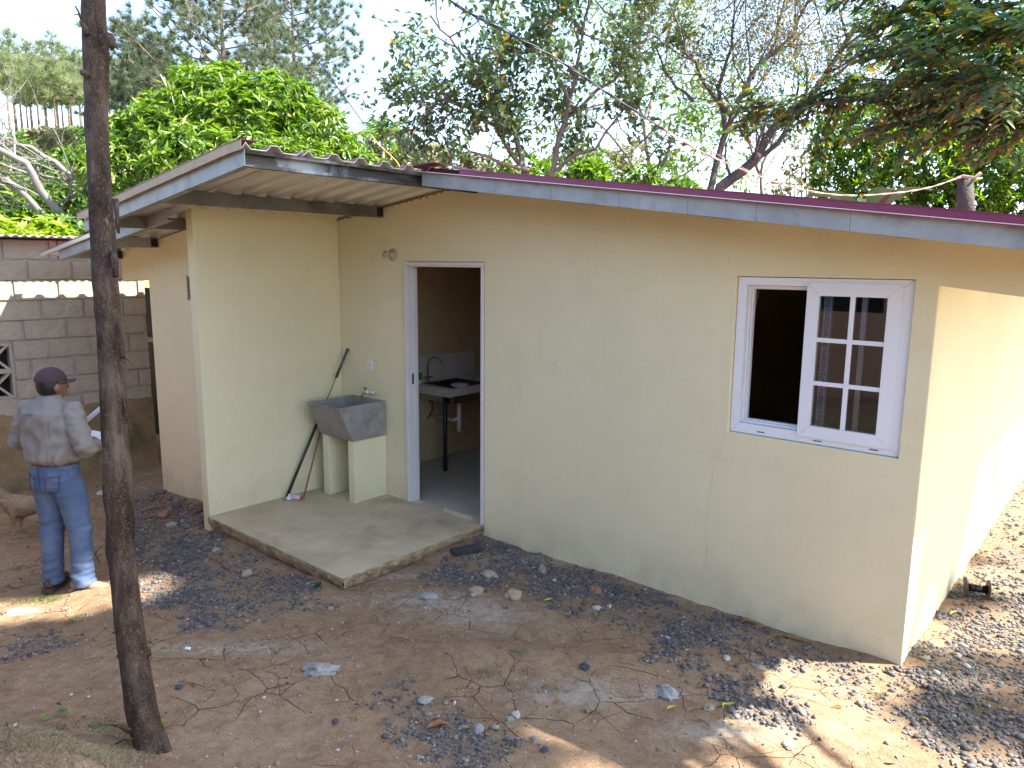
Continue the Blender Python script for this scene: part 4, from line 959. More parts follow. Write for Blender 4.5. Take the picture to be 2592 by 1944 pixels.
# pines
def ordinal(k): return ['first', 'second', 'third', 'fourth', 'fifth', 'sixth', 'seventh', 'eighth', 'ninth', 'tenth', 'eleventh', 'twelfth', 'thirteenth', 'fourteenth', 'fifteenth', 'sixteenth', 'seventeenth', 'eighteenth', 'nineteenth', 'twentieth'][k]
def pine(px, pyb, pyt, d, wpx, seed, near=True, leafm='l_pine', z_base=None, crown_from=.25, label='', group=None, nb_=26, tufts=1.0, lean=0.0):
    top = at(px, pyt, d); r = random.Random(seed); bx, by = top.x, top.y; zb2 = g1(bx, by) if z_base is None else z_base
    H = top.z-zb2; s_ = d/FPX; Rc = wpx*s_; mb = MB()
    tr = .012*H+.05; pts = [Vector((bx+lean*math.sin(t*2)*H*.01, by, zb2+H*t)) for t in np.linspace(0, 1, 9)]
    mb.tube(pts, [tr*(1-.88*t) for t in np.linspace(0, 1, 9)], 7 if near else 5, cap=False)
    C, Dn = [], []
    for i in range(nb_):
        t = crown_from+(1-crown_from)*((i+r.random())/nb_); az = i*2.4+r.uniform(-.4, .4)
        prof = (math.sin(math.pi*min(1, (1-t)/(1-crown_from)*1.0+.10)*.62)**.8)
        L = Rc*prof*r.uniform(.65, 1.15); p0 = Vector((bx, by, zb2+H*t)); dr = Vector((math.cos(az), math.sin(az), r.uniform(.1, .45)))
        q = [p0, p0+dr*L*.5+Vector((0, 0, -.02*L)), p0+dr*L+Vector((0, 0, .12*L))]
        mb.tube(q, [max(.012, tr*.28*(1-t*.6)), max(.008, tr*.14), .006], 4, cap=False)
        nt_ = max(4, int((9 if near else 5)*tufts*max(.4, prof)))
        for k in range(nt_):
            u_ = r.uniform(.28, 1.0); base_ = q[0].lerp(q[1], u_*2) if u_ < .5 else q[1].lerp(q[2], u_*2-1)
            sd = Vector((r.gauss(0, 1), r.gauss(0, 1), r.gauss(0.1, .45))).normalized(); sl_ = L*.34*r.random()
            e = base_+sd*sl_; 
            if near and k % 2 == 0: mb.tube([base_, e], [.008, .004], 3, cap=False)
            C.append(e); Dn.append((sd+Vector((0, 0, .5))).normalized())
    C, Dn = vec(C), vec(Dn)
    if near: V_, F_ = needles(C, Dn, 60, .30, .019, seed)
    else: V_, F_ = needles(C, Dn, 20, .42+.006*d, .011*s_*FPX/18, seed)
    return tree('pine_tree', label, 'tree', Vector((bx, by, zb2)), mb, M['bark_red'], V_, F_, M[leafm], group, 'needles')
pine(548, 900, -150, 24, 290, 21, True, 'l_pine', crown_from=.36, label='tall dark pine rising above the mango tree', nb_=60, tufts=2.6, lean=.6)
pine(735, 900, -90, 30, 190, 22, True, 'l_pine', crown_from=.40, label='tall pale pine right of the dark one above the mango tree', nb_=60, tufts=2.3)
pine(330, 900, 60, 27, 130, 23, True, 'l_pine', crown_from=.42, label='pine between the brown post and the tall dark pine', nb_=44, tufts=2.0)
pine(432, 900, 100, 34, 110, 24, True, 'l_pine', crown_from=.42, label='smaller pine behind the mango tree left of the tall dark pine', nb_=40, tufts=2.0)
gl = 'pines on the far hillside'
FP = [(18, 78, 66), (62, 108, 70), (100, 122, 74), (128, 92, 70), (160, 118, 75), (190, 130, 72), (40, 150, 60), (85, 160, 62), (128, 155, 60), (170, 170, 63), (8, 140, 58), (212, 150, 66), (248, 120, 70), (285, 150, 68), (320, 160, 72), (150, 200, 64), (60, 205, 64), (110, 205, 66), (355, 150, 75), (195, 205, 62), (235, 190, 64), (400, 165, 75), (272, 205, 66)]
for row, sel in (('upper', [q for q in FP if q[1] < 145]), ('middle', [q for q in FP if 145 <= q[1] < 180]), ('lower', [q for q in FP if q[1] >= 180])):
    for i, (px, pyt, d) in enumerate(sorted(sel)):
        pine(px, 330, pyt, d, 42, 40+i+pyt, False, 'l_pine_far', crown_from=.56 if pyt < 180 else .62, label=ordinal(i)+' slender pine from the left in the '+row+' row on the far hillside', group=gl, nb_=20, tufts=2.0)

# small hillside bushes and undergrowth behind the block outbuilding
def bush(px, py, d, rpx, seed, leafm, L, W, label, cat='bush', dens=60, sq=.8, group=None, name='bush', droop=.1, k=6):
    lb_ = []
    r = random.Random(seed)
    for i in range(6): lb_.append(lob(px+r.uniform(-.6, .6)*rpx, py+r.uniform(-.35, .5)*rpx*sq, d+r.uniform(-.3, .3)*rpx*d/FPX, rpx*r.uniform(.38, .66), rpx*r.uniform(.3, .55)*sq))
    P_b, N_b = lobes_points(lb_, dens/(d/10)**1.5, seed, .55)
    V_, F_ = whorl(P_b, N_b, k, L, W, droop, seed)
    c = at(px, py, d); bz_ = g1(c.x, c.y); bp = Vector((c.x, c.y, bz_)); w_ = Wood(seed)
    for c_, R__ in lb_: limb_to(w_, bp, Vector(c_), .02+.03*rpx*d/FPX, .012, .02, 4, 5)
    return tree(name, label, cat, bp, w_.mb, M['bark'], V_, F_, M[leafm], group)
gb = 'bushes on the slope behind the block outbuilding'
SB = [(20, 590, 11, 85, 'l_bright'), (110, 600, 11.5, 75, 'l_bright'), (190, 585, 12, 75, 'l_bush'), (60, 520, 14, 70, 'l_dark'), (150, 510, 15, 60, 'l_bush'), (240, 560, 13, 60, 'l_bush'), (10, 460, 17, 70, 'l_bush'), (90, 440, 19, 70, 'l_bush'), (200, 400, 21, 55, 'l_dark'), (150, 430, 22, 60, 'l_bush'),
        (30, 390, 26, 75, 'l_bush'), (120, 370, 28, 70, 'l_pale'), (200, 365, 30, 60, 'l_bush'), (60, 375, 34, 70, 'l_bush'), (160, 360, 36, 60, 'l_bush'), (240, 370, 34, 60, 'l_bush'), (5, 375, 38, 65, 'l_pale'), (120, 356, 40, 55, 'l_bush'), (290, 365, 40, 55, 'l_dark'), (220, 470, 18, 60, 'l_pale'), (160, 560, 16, 60, 'l_dark')]
kinds = {'l_bright': 'yellow green leafy bush', 'l_bush': 'mid green bush', 'l_dark': 'dark green bush', 'l_pale': 'pale dry bush'}
for row, lo_, hi_ in (('just above the zinc roof', 500, 700), ('halfway up the left slope', 395, 500), ('below the far pines', 0, 395)):
    cnt = {}
    for i, (px, py, d, rp, lm) in enumerate(sorted(q for q in SB if lo_ <= q[1] < hi_)):
        k = cnt.get(lm, 0); cnt[lm] = k+1
        bush(px, py, d, rp, 300+i+py, lm, .12+.006*d, .05+.0025*d, ordinal(k)+' '+kinds[lm]+' from the left '+row, group=gb, dens=75)

# leaning bare tree
w = Wood(61); B0 = at(175, 600, 12.5)
limbs = [[(175, 620, 12.5), (165, 555, 12.5), (100, 480, 12.2), (65, 410, 12), (10, 385, 11.8), (-60, 340, 11.6)], [(178, 620, 12.6), (160, 575, 12.6), (95, 530, 12.2), (45, 475, 12), (-10, 440, 11.8)],
         [(250, 600, 12.9), (225, 480, 12.8), (190, 455, 12.6), (140, 410, 12.5), (80, 375, 12.3), (10, 355, 12.2), (-50, 350, 12)], [(230, 500, 12.9), (160, 455, 12.6), (110, 445, 12.4), (60, 425, 12.2)]]
for k, Lm in enumerate(limbs):
    pts = [at(*q) for q in Lm]; r0 = (.085, .075, .06, .025)[k]
    fine_p = []
    for a, c in zip(pts[:-1], pts[1:]):
        for t in (0, .5): fine_p.append(a.lerp(c, t)+Vector((w.r.gauss(0, .015), 0, w.r.gauss(0, .015))))
    fine_p.append(pts[-1]); w.mb.tube(fine_p, [r0*(1-.6*i/len(fine_p)) for i in range(len(fine_p))], 8, cap=False)
    for q in range(3, len(fine_p)):
        for z_ in range(2 if k < 3 else 1): w.branch(fine_p[q], (-_r[0]*.5+w.r.gauss(0, .4), -_r[1]*.5+w.r.gauss(0, .4), w.r.uniform(-.1, .8)), .75, r0*.25, 1, 4, .3, .05, (2, 3), .7, .8, 5)
tree('leaning_bare_tree', 'bleached leafless tree leaning left behind the block outbuilding', 'tree', Vector((B0.x, B0.y, g1(B0.x, B0.y))), w.mb, M['bark_pale'], None, None, None)

# pale distant mound of trees and small palm at the gap
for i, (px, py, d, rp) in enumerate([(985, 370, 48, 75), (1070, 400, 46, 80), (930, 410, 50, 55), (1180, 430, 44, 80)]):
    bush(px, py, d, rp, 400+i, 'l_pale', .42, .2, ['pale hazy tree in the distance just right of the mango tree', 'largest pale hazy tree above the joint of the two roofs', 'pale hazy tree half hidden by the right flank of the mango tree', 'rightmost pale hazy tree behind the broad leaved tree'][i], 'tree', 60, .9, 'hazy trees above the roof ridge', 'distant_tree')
def palm(px, py, d, size, seed, label, wd=.10, n_=11):
    c = at(px, py, d); r = random.Random(seed); b_ = MB(); bz_ = g1(c.x, c.y); b_.tube([Vector((c.x, c.y, bz_)), c], [.10, .07], 7); V_, F_ = [], []
    for i in range(n_):
        az = i*2.4; el = r.uniform(.2, 1.1); p = c.copy(); d_ = Vector((math.cos(az)*math.cos(el), math.sin(az)*math.cos(el), math.sin(el)))
        for s_ in range(12):
            q = p+d_*size/12; side = d_.cross(Vector((0, 0, 1))).normalized()
            for sg in (-1, 1):
                k = len(V_); ln = size*.32*math.sin(math.pi*(s_+1.5)/14); tip = p+side*sg*ln+d_*ln*.5+Vector((0, 0, -ln*.45)); V_ += [tuple(p), tuple(q), tuple(tip)]; F_.append((k, k+1, k+2))
            p = q; d_ = (d_+Vector((0, 0, -.13))).normalized()
    tree('palm_tree', label, 'palm', Vector((c.x, c.y, bz_)), b_, M['bark'], np.array(V_), np.array(F_), M['l_bush'], None, 'fronds')
palm(968, 350, 30, 1.5, 5, 'small feathery palm above the roof left of the ridge joint')

# broad-leaved tree with curved pods in the middle
def leafy(name, label, base_px, limbs, r0, seed, leafm, bark, leafL, leafW, per, sub=(.9, 1, 3), kids=(2, 3), jit=.7, droop=.2, extra=None, spread=.8, wig=.25, shrink=.66, leaf_from=2, keepp=1.0, up=.05, cat_='tree', group=None, perr=.10, lk=.62):
    w_ = Wood(seed); ln, d0, md = sub
    bp = at(*base_px); bz_ = g1(bp.x, bp.y)
    w_.mb.tube([Vector((bp.x, bp.y, bz_)), Vector((bp.x, bp.y, bz_)).lerp(bp, .5), bp], [r0*1.25, r0*1.1, r0], 9)
    for Lm, rr0 in limbs:
        pts = [at(*q) for q in Lm]; fp = []
        for a, c in zip(pts[:-1], pts[1:]):
            for t in (0, .33, .66): fp.append(a.lerp(c, t)+Vector((w_.r.gauss(0, .02), w_.r.gauss(0, .02), w_.r.gauss(0, .02))))
        fp.append(pts[-1]); nn = len(fp)
        w_.mb.tube(fp, [rr0*lk*(1-.75*i/nn) for i in range(nn)], 8, cap=False)
        for q in range(max(2, nn//4), nn):
            dd = (fp[q]-fp[q-1]).normalized(); sd = Vector((w_.r.gauss(0, 1), w_.r.gauss(0, 1), w_.r.gauss(.2, .8))).normalized()
            w_.branch(fp[q], dd*.5+sd, ln*w_.r.uniform(.6, 1.2), rr0*.22, d0, md, wig, up, kids, shrink, spread, 6, leaf_from)
    V_ = F_ = None
    if leafm and w_.tips:
        C, Dn = vec(w_.tips), vec(w_.dirs); rr_ = np.random.default_rng(seed)
        k = rr_.random(len(C)) < keepp; C, Dn = C[k], Dn[k]
        C = np.repeat(C, per, 0); Dn = np.repeat(Dn, per, 0); C = C+rr_.normal(0, perr, C.shape)
        V_, F_ = leaves(C, Dn, leafL, leafW, .2, droop, jit, seed)
    if extra: V_, F_ = cat2((V_, F_), extra)
    return tree(name, label, cat_, Vector((bp.x, bp.y, bz_)), w_.mb, M[bark], V_, F_, M[leafm] if leafm else None, group)
leafy('broad_leaved_tree', 'sparse tree with large grey green leaves over the middle of the roof', (1380, 520, 10.5),
      [([(1380, 520, 10.5), (1330, 440, 10.4), (1250, 320, 10.2), (1180, 270, 10), (1110, 250, 10), (1060, 310, 10)], .07), ([(1330, 440, 10.4), (1290, 290, 10.3), (1240, 210, 10.2), (1150, 120, 10.2), (1090, 40, 10)], .06),
       ([(1380, 520, 10.5), (1420, 350, 10.4), (1450, 200, 10.3), (1480, 80, 10.2), (1500, -60, 10.2)], .07), ([(1430, 300, 10.4), (1560, 200, 10.6), (1640, 90, 10.6)], .05), ([(1400, 430, 10.4), (1500, 380, 10.2), (1600, 250, 10.4)], .05),
       ([(1340, 430, 10.3), (1230, 400, 10), (1130, 370, 10)], .05), ([(1440, 260, 10.3), (1390, 150, 10.3), (1360, 60, 10.2)], .045), ([(1480, 80, 10.2), (1420, 20, 10.3), (1370, -40, 10.3)], .045)],
      .07, 71, 'l_guava', 'bark', .135, .068, 5, (.55, 1, 3), (2, 3), .75, .25, keepp=.72, wig=.3, shrink=.72, perr=.09)
leafy('olive_leaved_tree', 'tall airy tree with tiny olive and rusty leaves and dark mossy forked trunk', (1790, 560, 9.6),
      [([(1790, 560, 9.6), (1830, 470, 9.6), (1905, 410, 9.6), (1960, 330, 9.6), (2040, 255, 9.6), (2110, 160, 9.5), (2170, 60, 9.4)], .10), ([(1785, 540, 9.6), (1830, 350, 9.7), (1870, 250, 9.7), (1920, 170, 9.8), (2000, 90, 9.8), (2060, -30, 9.8)], .06),
       ([(1830, 330, 9.7), (1820, 220, 9.8), (1850, 120, 9.8), (1860, 0, 9.8)], .045), ([(1850, 300, 9.7), (1790, 220, 9.7), (1740, 130, 9.7), (1700, 20, 9.8)], .04), ([(1925, 400, 9.6), (1990, 330, 9.4), (2060, 230, 9.4), (2150, 170, 9.3), (2250, 110, 9.2)], .04),
       ([(1900, 200, 9.8), (1960, 110, 9.9), (1990, -20, 9.9)], .035), ([(1760, 250, 9.8), (1690, 200, 9.9), (1660, 120, 10)], .03)],
      .12, 72, 'l_wispy', 'bark_dark', .055, .022, 6, (.7, 1, 4), (2, 3), .8, .35, keepp=.7, wig=.22, shrink=.70, up=.22, perr=.10, lk=.8)
leafy('thin_pale_tree', 'thin pale leafless tree right of the dark forked trunk', (1935, 520, 14),
      [([(1935, 520, 14), (1925, 450, 14), (1900, 370, 14), (1870, 300, 14), (1850, 200, 14)], .06), ([(1925, 440, 14), (1950, 370, 14), (1980, 280, 14), (1990, 180, 14)], .05), ([(1930, 400, 14), (1890, 350, 14), (1840, 330, 14)], .03)],
      .07, 73, None, 'bark_pale', .1, .05, 1, (.7, 1, 3), (2, 3))
leafy('mid_green_tree', 'loose light green tree between the two leafy trees over the roof', (1650, 600, 15),
      [([(1650, 600, 15), (1640, 400, 15), (1620, 260, 15), (1600, 120, 15)], .09), ([(1650, 500, 15), (1700, 350, 15), (1760, 240, 15)], .07), ([(1640, 480, 15), (1560, 360, 15), (1500, 300, 15)], .06), ([(1640, 480, 15), (1740, 440, 15), (1800, 390, 15)], .05), ([(1640, 520, 15), (1540, 460, 15), (1440, 440, 15)], .05), ([(1630, 300, 15), (1680, 180, 15), (1700, 60, 15)], .05)],
      .10, 74, 'l_bush', 'bark', .15, .065, 8, (1.1, 1, 3), (2, 3), .7, .25, keepp=.6, perr=.16)
for i, (px, py, d, rp, lm) in enumerate([(1350, 440, 13, 80, 'l_mango'), (1500, 450, 12, 75, 'l_dark'), (1620, 460, 12.5, 70, 'l_bush'), (1250, 445, 15, 60, 'l_pale'), (1740, 480, 13, 60, 'l_bush'), (1450, 400, 17, 80, 'l_bush'), (1560, 400, 18, 70, 'l_pale'), (1680, 420, 19, 60, 'l_mango')]):
    bush(px, py, d, rp, 500+i, lm, .16, .06, {'l_mango': 'bright green bush', 'l_dark': 'dark green bush', 'l_bush': 'mid green bush', 'l_pale': 'dry pale bush'}[lm]+' '+['at the foot of the broad leaved tree behind the roof', 'low behind the roof right of the broad leaved tree', 'low behind the roof left of the dark forked trunk', 'low behind the roof at the joint of both roofs', 'right behind the base of the dark forked trunk', 'farther back between the two leafy trees', 'farther back beside the bright green one', 'farther back left of the forked trunk'][i], group='bushes low behind the roof edge')
# dense dark tree at right
dl = [lob(2180, 330, 11.5, 120, 100), lob(2330, 400, 11, 150, 110), lob(2150, 430, 11.5, 95, 90), lob(2500, 300, 11, 150, 120), lob(2550, 450, 10.5, 130, 110), lob(2400, 300, 11.4, 110, 90), lob(2250, 480, 11, 110, 80), lob(2640, 350, 11, 120, 150), lob(2430, 520, 10.6, 110, 90), lob(2600, 540, 10.4, 110, 90)]
P, N = lobes_points(dl, 42, 15, .30); V, F = whorl(P, N, 8, .12, .042, .25, 16, spread=1.0, jit=.4)
Pi, Ni = lobes_points([(c, tuple(x*.8 for x in R)) for c, R in dl], 30, 18, .5); V2, F2 = whorl(Pi, Ni, 6, .14, .05, .3, 19)
w = Wood(5); cb = at(2400, 700, 11.2); base = Vector((cb.x, cb.y, g1(cb.x, cb.y))); w.mb.tube([base, base+Vector((.05, 0, 1.5)), base+Vector((0, .1, 2.6))], [.2, .17, .15], 10)
for c, R in dl: limb_to(w, base+Vector((0, .1, 2.5)), Vector(c), .08, .02, .05)
tree('dark_green_tree', 'dense dark green tree behind the right end of the roof', 'tree', base, w.mb, M['bark_dark'], *cat2((V, F), (V2, F2)), M['l_dark'])
for i, (px, py, d, rp) in enumerate([(2030, 430, 16, 70), (2060, 360, 18, 60), (1990, 470, 15, 45)]):
    bush(px, py, d, rp, 530+i, 'l_wispy', .14, .06, ['loose olive bush touching the left side of the dense dark tree', 'higher loose olive bush behind the thin pale tree', 'smallest loose olive bush at the foot of the thin pale tree'][i], group='olive bushes left of the dark tree', k=4, dens=45)
# banana plants: few big leaves
for i, (px, py, d, s_) in enumerate([(1740, 475, 11, .55), (2010, 480, 11, .6), (2210, 470, 9.5, .7)]):
    c = at(px, py, d); bz_ = g1(c.x, c.y); t = thing('banana_plant', ('small banana leaf tip behind the roof below the forked trunk', 'banana leaves behind the roof right of the forked trunk', 'broad banana leaves in front of the dense dark tree')[i], 'banana plant', (c.x, c.y, bz_))
    b = MB(); b.tube([(0, 0, 0), (0, 0, c.z-bz_-.4)], [.09, .06], 8); b.build('stem', M['l_banana'], t, True)
    for k in range(6):
        az = k*1.9+i; d_ = Vector((math.cos(az)*.7, math.sin(az)*.7, .9)).normalized(); p = Vector((0, 0, c.z-bz_-.5)); vv, ff = [], []
        for q in range(9):
            sd = d_.cross(Vector((0, 0, 1))).normalized(); wd = s_*.20*math.sin(math.pi*(q+.3)/9.0)
            vv += [tuple(p+sd*wd+Vector((0, 0, wd*.35))), tuple(p), tuple(p-sd*wd+Vector((0, 0, wd*.35)))]
            if q: n0 = (q-1)*3; ff += [(n0, n0+1, n0+4, n0+3), (n0+1, n0+2, n0+5, n0+4)]
            p = p+d_*s_*1.6/9; d_ = (d_+Vector((0, 0, -.17))).normalized()
        np_mesh('leaf', vv, ff, M['l_banana'], t, True)

# unseen tall tree at right, its canopy placed and shaped to shade the yard
sh = SUN
def shadow_xy(P, z=0.0):
    t = (P[:, 2]-z)/sh.z; return P[:, 0]-sh.x*t, P[:, 1]-sh.y*t
r = np.random.default_rng(77)
canopy = []
for i in range(85):
    # crown clumps whose shade falls over the yard
    gx = r.uniform(-2.2, 5.2); gy = r.uniform(-6.8, -2.1)
    if gx < -.6 and gy < -3.5: continue
    z = r.uniform(11.5, 14.5); t = z/sh.z; canopy.append(((gx+sh.x*t, gy+sh.y*t, z), (r.uniform(.8, 1.2), r.uniform(.8, 1.2), r.uniform(.5, .8))))
for i in range(16):
    gx = r.uniform(-.3, 3.6); gy = r.uniform(-2.3, -1.2); z = r.uniform(11.5, 14.0); t = z/sh.z; canopy.append(((gx+sh.x*t, gy+sh.y*t, z), (.6, .6, .45)))
def keep_light(P):
    x, y = shadow_xy(P, -.22); k = np.ones(len(P), bool)
    # gap that lets the bright strip through beside the man
    a0, a1 = gpx(-60, 1562, -.3), gpx(300, 1500, -.3)
    ax, ay = a0.x, a0.y; bx_, by_ = a1.x, a1.y; L2 = (bx_-ax)**2+(by_-ay)**2
    u = np.clip(((x-ax)*(bx_-ax)+(y-ay)*(by_-ay))/L2, 0, 1); dd = np.hypot(x-ax-u*(bx_-ax), y-ay-u*(by_-ay))
    k &= dd > .42
    x, y = shadow_xy(P, 0.0)
    # the ground to the right of the corner stays mostly sunlit
    k &= ~((x > 3.75+.3*np.sin(y*5)) & (y > -2.7+.3*np.sin(x*7)) & (r.random(len(P)) < .95))
    k &= ~((x > 4.75) & (y > -1.6))
    dx = P-CAM; k &= ~((dx@_f > 0.1) & (np.abs(dx@_r/(dx@_f+1e-9)) < .75) & (np.abs(dx@_u/(dx@_f+1e-9)) < .56))
    return k
P, N = lobes_points(canopy, 24, 78, .6, keep_light); V, F = whorl(P, N, 8, .24, .11, .15, 79)
fr = []  # fringe tufts added only to cast leaf shadows by the corner
for i in range(30):
    gx, gy = [(r.uniform(4.0, 4.72), r.uniform(.0, 2.6)), (r.uniform(4.2, 4.7), r.uniform(-.1, 1.4)), (r.uniform(5.2, 6.3), r.uniform(-.6, .6)), (r.uniform(4.8, 6.2), r.uniform(-2.2, -1.3))][(0, 0, 0, 1, 1, 2, 2, 3, 3, 2)[i % 10]]
    z = r.uniform(11.5, 14); t = z/sh.z; fr.append(((gx+sh.x*t, gy+sh.y*t, z), (r.uniform(.10, .22), r.uniform(.10, .22), r.uniform(.25, .6))))
Pf, Nf = lobes_points(fr, 26, 81, .9); V, F = cat2((V, F), whorl(Pf, Nf, 6, .22, .075, .3, 82))
w2 = Wood(19); TS = Vector((16.5, -1.5, g1(10, -1.5))); w2.mb.tube([TS, TS+Vector((-.3, -.2, 3.5)), TS+Vector((-.6, .2, 7)), TS+Vector((-1, .3, 10))], [.42, .34, .27, .2], 12)
for c, R in canopy[::3]:
    if c[1] < 2.2: limb_to(w2, TS+Vector((-.9, .3, 9.2)), Vector(c), .10, .02, .04)
tree('tall_shade_tree', 'tall broad tree outside the picture at right that shades the yard', 'tree', TS, w2.mb, M['bark_dark'], V, F, M['l_dark'])
# sprays inside the view, upper right
w = Wood(9); TB = Vector((10.4, -.4, g1(9.9, -.4)))
w.mb.tube([TB, TB+Vector((-.1, 0, 2)), TB+Vector((-.5, -.1, 4.2))], [.3, .25, .2], 12)
fork = TB+Vector((-.5, -.1, 4.2))
sp = []
def spray(pts, r0, n_sub, seed):
    ww = random.Random(seed); P0 = [at(*q) for q in pts]; fp = []
    for a, c in zip(P0[:-1], P0[1:]):
        for t in (0, .25, .5, .75): fp.append(a.lerp(c, t)+Vector((ww.gauss(0, .01), ww.gauss(0, .01), ww.gauss(0, .01))))
    fp.append(P0[-1]); w.mb.tube(fp, [max(.003, r0*(1-.85*i/len(fp))) for i in range(len(fp))], 5, cap=False)
    C, Dn = [], []
    for q in range(1, len(fp)):
        base_ = (fp[q]-fp[q-1]).normalized()
        for k in range(n_sub):
            sd = Vector((ww.gauss(0, 1), ww.gauss(0, 1), ww.gauss(-.1, .5))).normalized(); d_ = (base_*.9+sd*.8).normalized(); L = ww.uniform(.18, .42)
            e = fp[q]+d_*L+Vector((0, 0, -.05)); w.mb.tube([fp[q], e], [.003, .0015], 3, cap=False)
            side = d_.cross(Vector((0, 0, 1))).normalized()
            for s_ in range(9):
                p = fp[q].lerp(e, (s_+1)/9)
                for sg in (-1, 1): C.append(p); Dn.append(d_*.5+side*sg+Vector((0, 0, -.15)))
    C, Dn = vec(C), vec(Dn); sp.append(leaves(C, Dn, .085, .036, .15, .05, .2, seed))
D_ = 4.3
fan = [([(2720, 60, D_), (2560, 90, D_+.2), (2380, 120, D_+.4), (2230, 120, D_+.6)], 5), ([(2720, 130, D_), (2560, 150, D_+.3), (2400, 200, D_+.5), (2200, 200, D_+.8), (2060, 235, D_+1)], 6), ([(2720, 190, D_), (2560, 210, D_+.3), (2380, 240, D_+.5), (2200, 240, D_+.8), (2000, 262, D_+1.1), (1910, 275, D_+1.2)], 4),
       ([(2720, 10, D_), (2540, 10, D_+.2), (2380, 40, D_+.4), (2250, 30, D_+.6)], 6), ([(2720, 250, D_), (2560, 260, D_+.3), (2400, 290, D_+.4), (2250, 320, D_+.6)], 3), ([(2720, 330, D_), (2600, 310, D_+.2), (2480, 320, D_+.4)], 3),
       ([(2720, -60, D_), (2540, -50, D_+.2), (2380, -40, D_+.3), (2200, -30, D_+.5)], 6), ([(2680, 90, D_-.4), (2580, 60, D_-.3), (2480, 70, D_-.2), (2380, 60, D_)], 6), ([(2700, 170, D_-.4), (2580, 190, D_-.3), (2480, 210, D_-.2), (2350, 180, D_)], 5),
       ([(2720, 0, 5.5), (2560, 60, 5.6), (2420, 80, 5.8), (2300, 90, 6)], 6), ([(2720, 230, 5.5), (2560, 240, 5.6), (2420, 250, 5.8), (2280, 280, 6)], 6), ([(2720, 140, 6.5), (2580, 150, 6.6), (2450, 130, 6.8), (2330, 160, 7)], 6)]
for i, (q, ns) in enumerate(fan):
    spray(q, .012, max(3, ns-2), 900+i)
    if i % 3 == 0: limb_to(w, fork, at(*q[0]), .03, .011, .0)
    else: limb_to(w, at(*fan[i-i % 3][0][0]), at(*q[0]), .012, .011, .0, 3)
me_ = w.mb.mesh('trunk'); tt = thing('overhanging_tree', 'near tree at right whose sprays of green and rusty leaflets hang over the roof', 'tree', tuple(TB))
me_.transform(Matrix.Translation(-TB)); link('trunk', me_, M['bark_dark'], tt, True)
Vs, Fs = cat2(*sp); np_mesh('leaf_sprays', Vs-np.array(TB), Fs, M['l_over'], tt)

# ------------------------------------------------------------------ wires and the old fence post
def wire(name, label, pts, r_, mat, twist=0):
    P0 = [at(*q) for q in pts]; fp = []
    # Catmull-Rom
    PP = [P0[0]*2-P0[1]]+P0+[P0[-1]*2-P0[-2]]
    for i in range(1, len(PP)-2):
        for t in np.linspace(0, 1, 10, endpoint=False):
            a, b_, c, d_ = PP[i-1:i+3]; fp.append(.5*((2*b_)+(c-a)*t+(2*a-5*b_+4*c-d_)*t*t+(3*b_-a-3*c+d_)*t**3))
    fp.append(P0[-1]); mb = MB()
    if twist:
        h_ = int(len(fp)*.42)
        for part_, m_k, rr2 in ((range(0, h_+1), 0, 1.15), (range(h_, len(fp)), 1, 1.0)):
            mb.m = m_k
            for ph in (0, math.pi):
                mb.tube([fp[i]+Vector((math.cos(i*twist+ph)*_r[0], math.cos(i*twist+ph)*_r[1], math.sin(i*twist+ph)))*r_*1.1*rr2 for i in part_], r_*rr2, 5)
    else: mb.tube(fp, r_, 6)
    return tag(mb.build(name, [M['wire'], M[mat]] if twist else M[mat], None, True), label, 'cable')
wire('twisted_cable', 'twisted black and tan cable sagging across the sky to the old post', [(1080, -90, 5.0), (1145, 5, 5.2), (1280, 80, 5.5), (1410, 150, 5.8), (1560, 250, 6.2), (1750, 370, 6.8), (1880, 430, 7.2), (2000, 473, 7.6), (2130, 494, 8), (2250, 490, 8.2), (2350, 475, 8.4), (2432, 448, 8.5)], .0052, 'wire_tan', .9)
wire('thin_wire', 'thin dark wire hanging at an angle above the mango tree', [(660, -60, 6), (695, 5, 6), (770, 105, 6), (850, 215, 6), (921, 313, 6)], .0045, 'wire')
wire('thin_wire', 'thin tan wire running along the roof ridge behind the olive tree', [(1560, 440, 8.2), (1690, 340, 8), (1880, 425, 7.7), (2010, 475, 7.6)], .003, 'wire_tan')
wire('yellow_wire', 'short yellow and white wire poking above the roof ridge', [(940, 342, 9), (958, 365, 9), (985, 390, 9), (1006, 412, 9), (1020, 440, 9)], .006, 'wire_yellow')
p0 = at(2450, 620, 8.6); op = thing('old_fence_post', 'weathered wooden post with wire wound round its top behind the roof', 'post', tuple(p0))
tp = at(2442, 448, 8.6)-p0; b = MB(); b.tube([Vector((0, 0, -1.8)), tp*.5, tp], [.11, .10, .075], 9, jit=.15); b.build('post', M['bark_dark'], op, True)
b = MB(); b.tube([tp+Vector((-.10, 0, -.02)), tp+Vector((0, -.10, 0)), tp+Vector((.10, 0, -.02)), tp+Vector((.16, 0, .04))], .02, 6); b.build('wound_wire', M['wire_tan'], op, True)

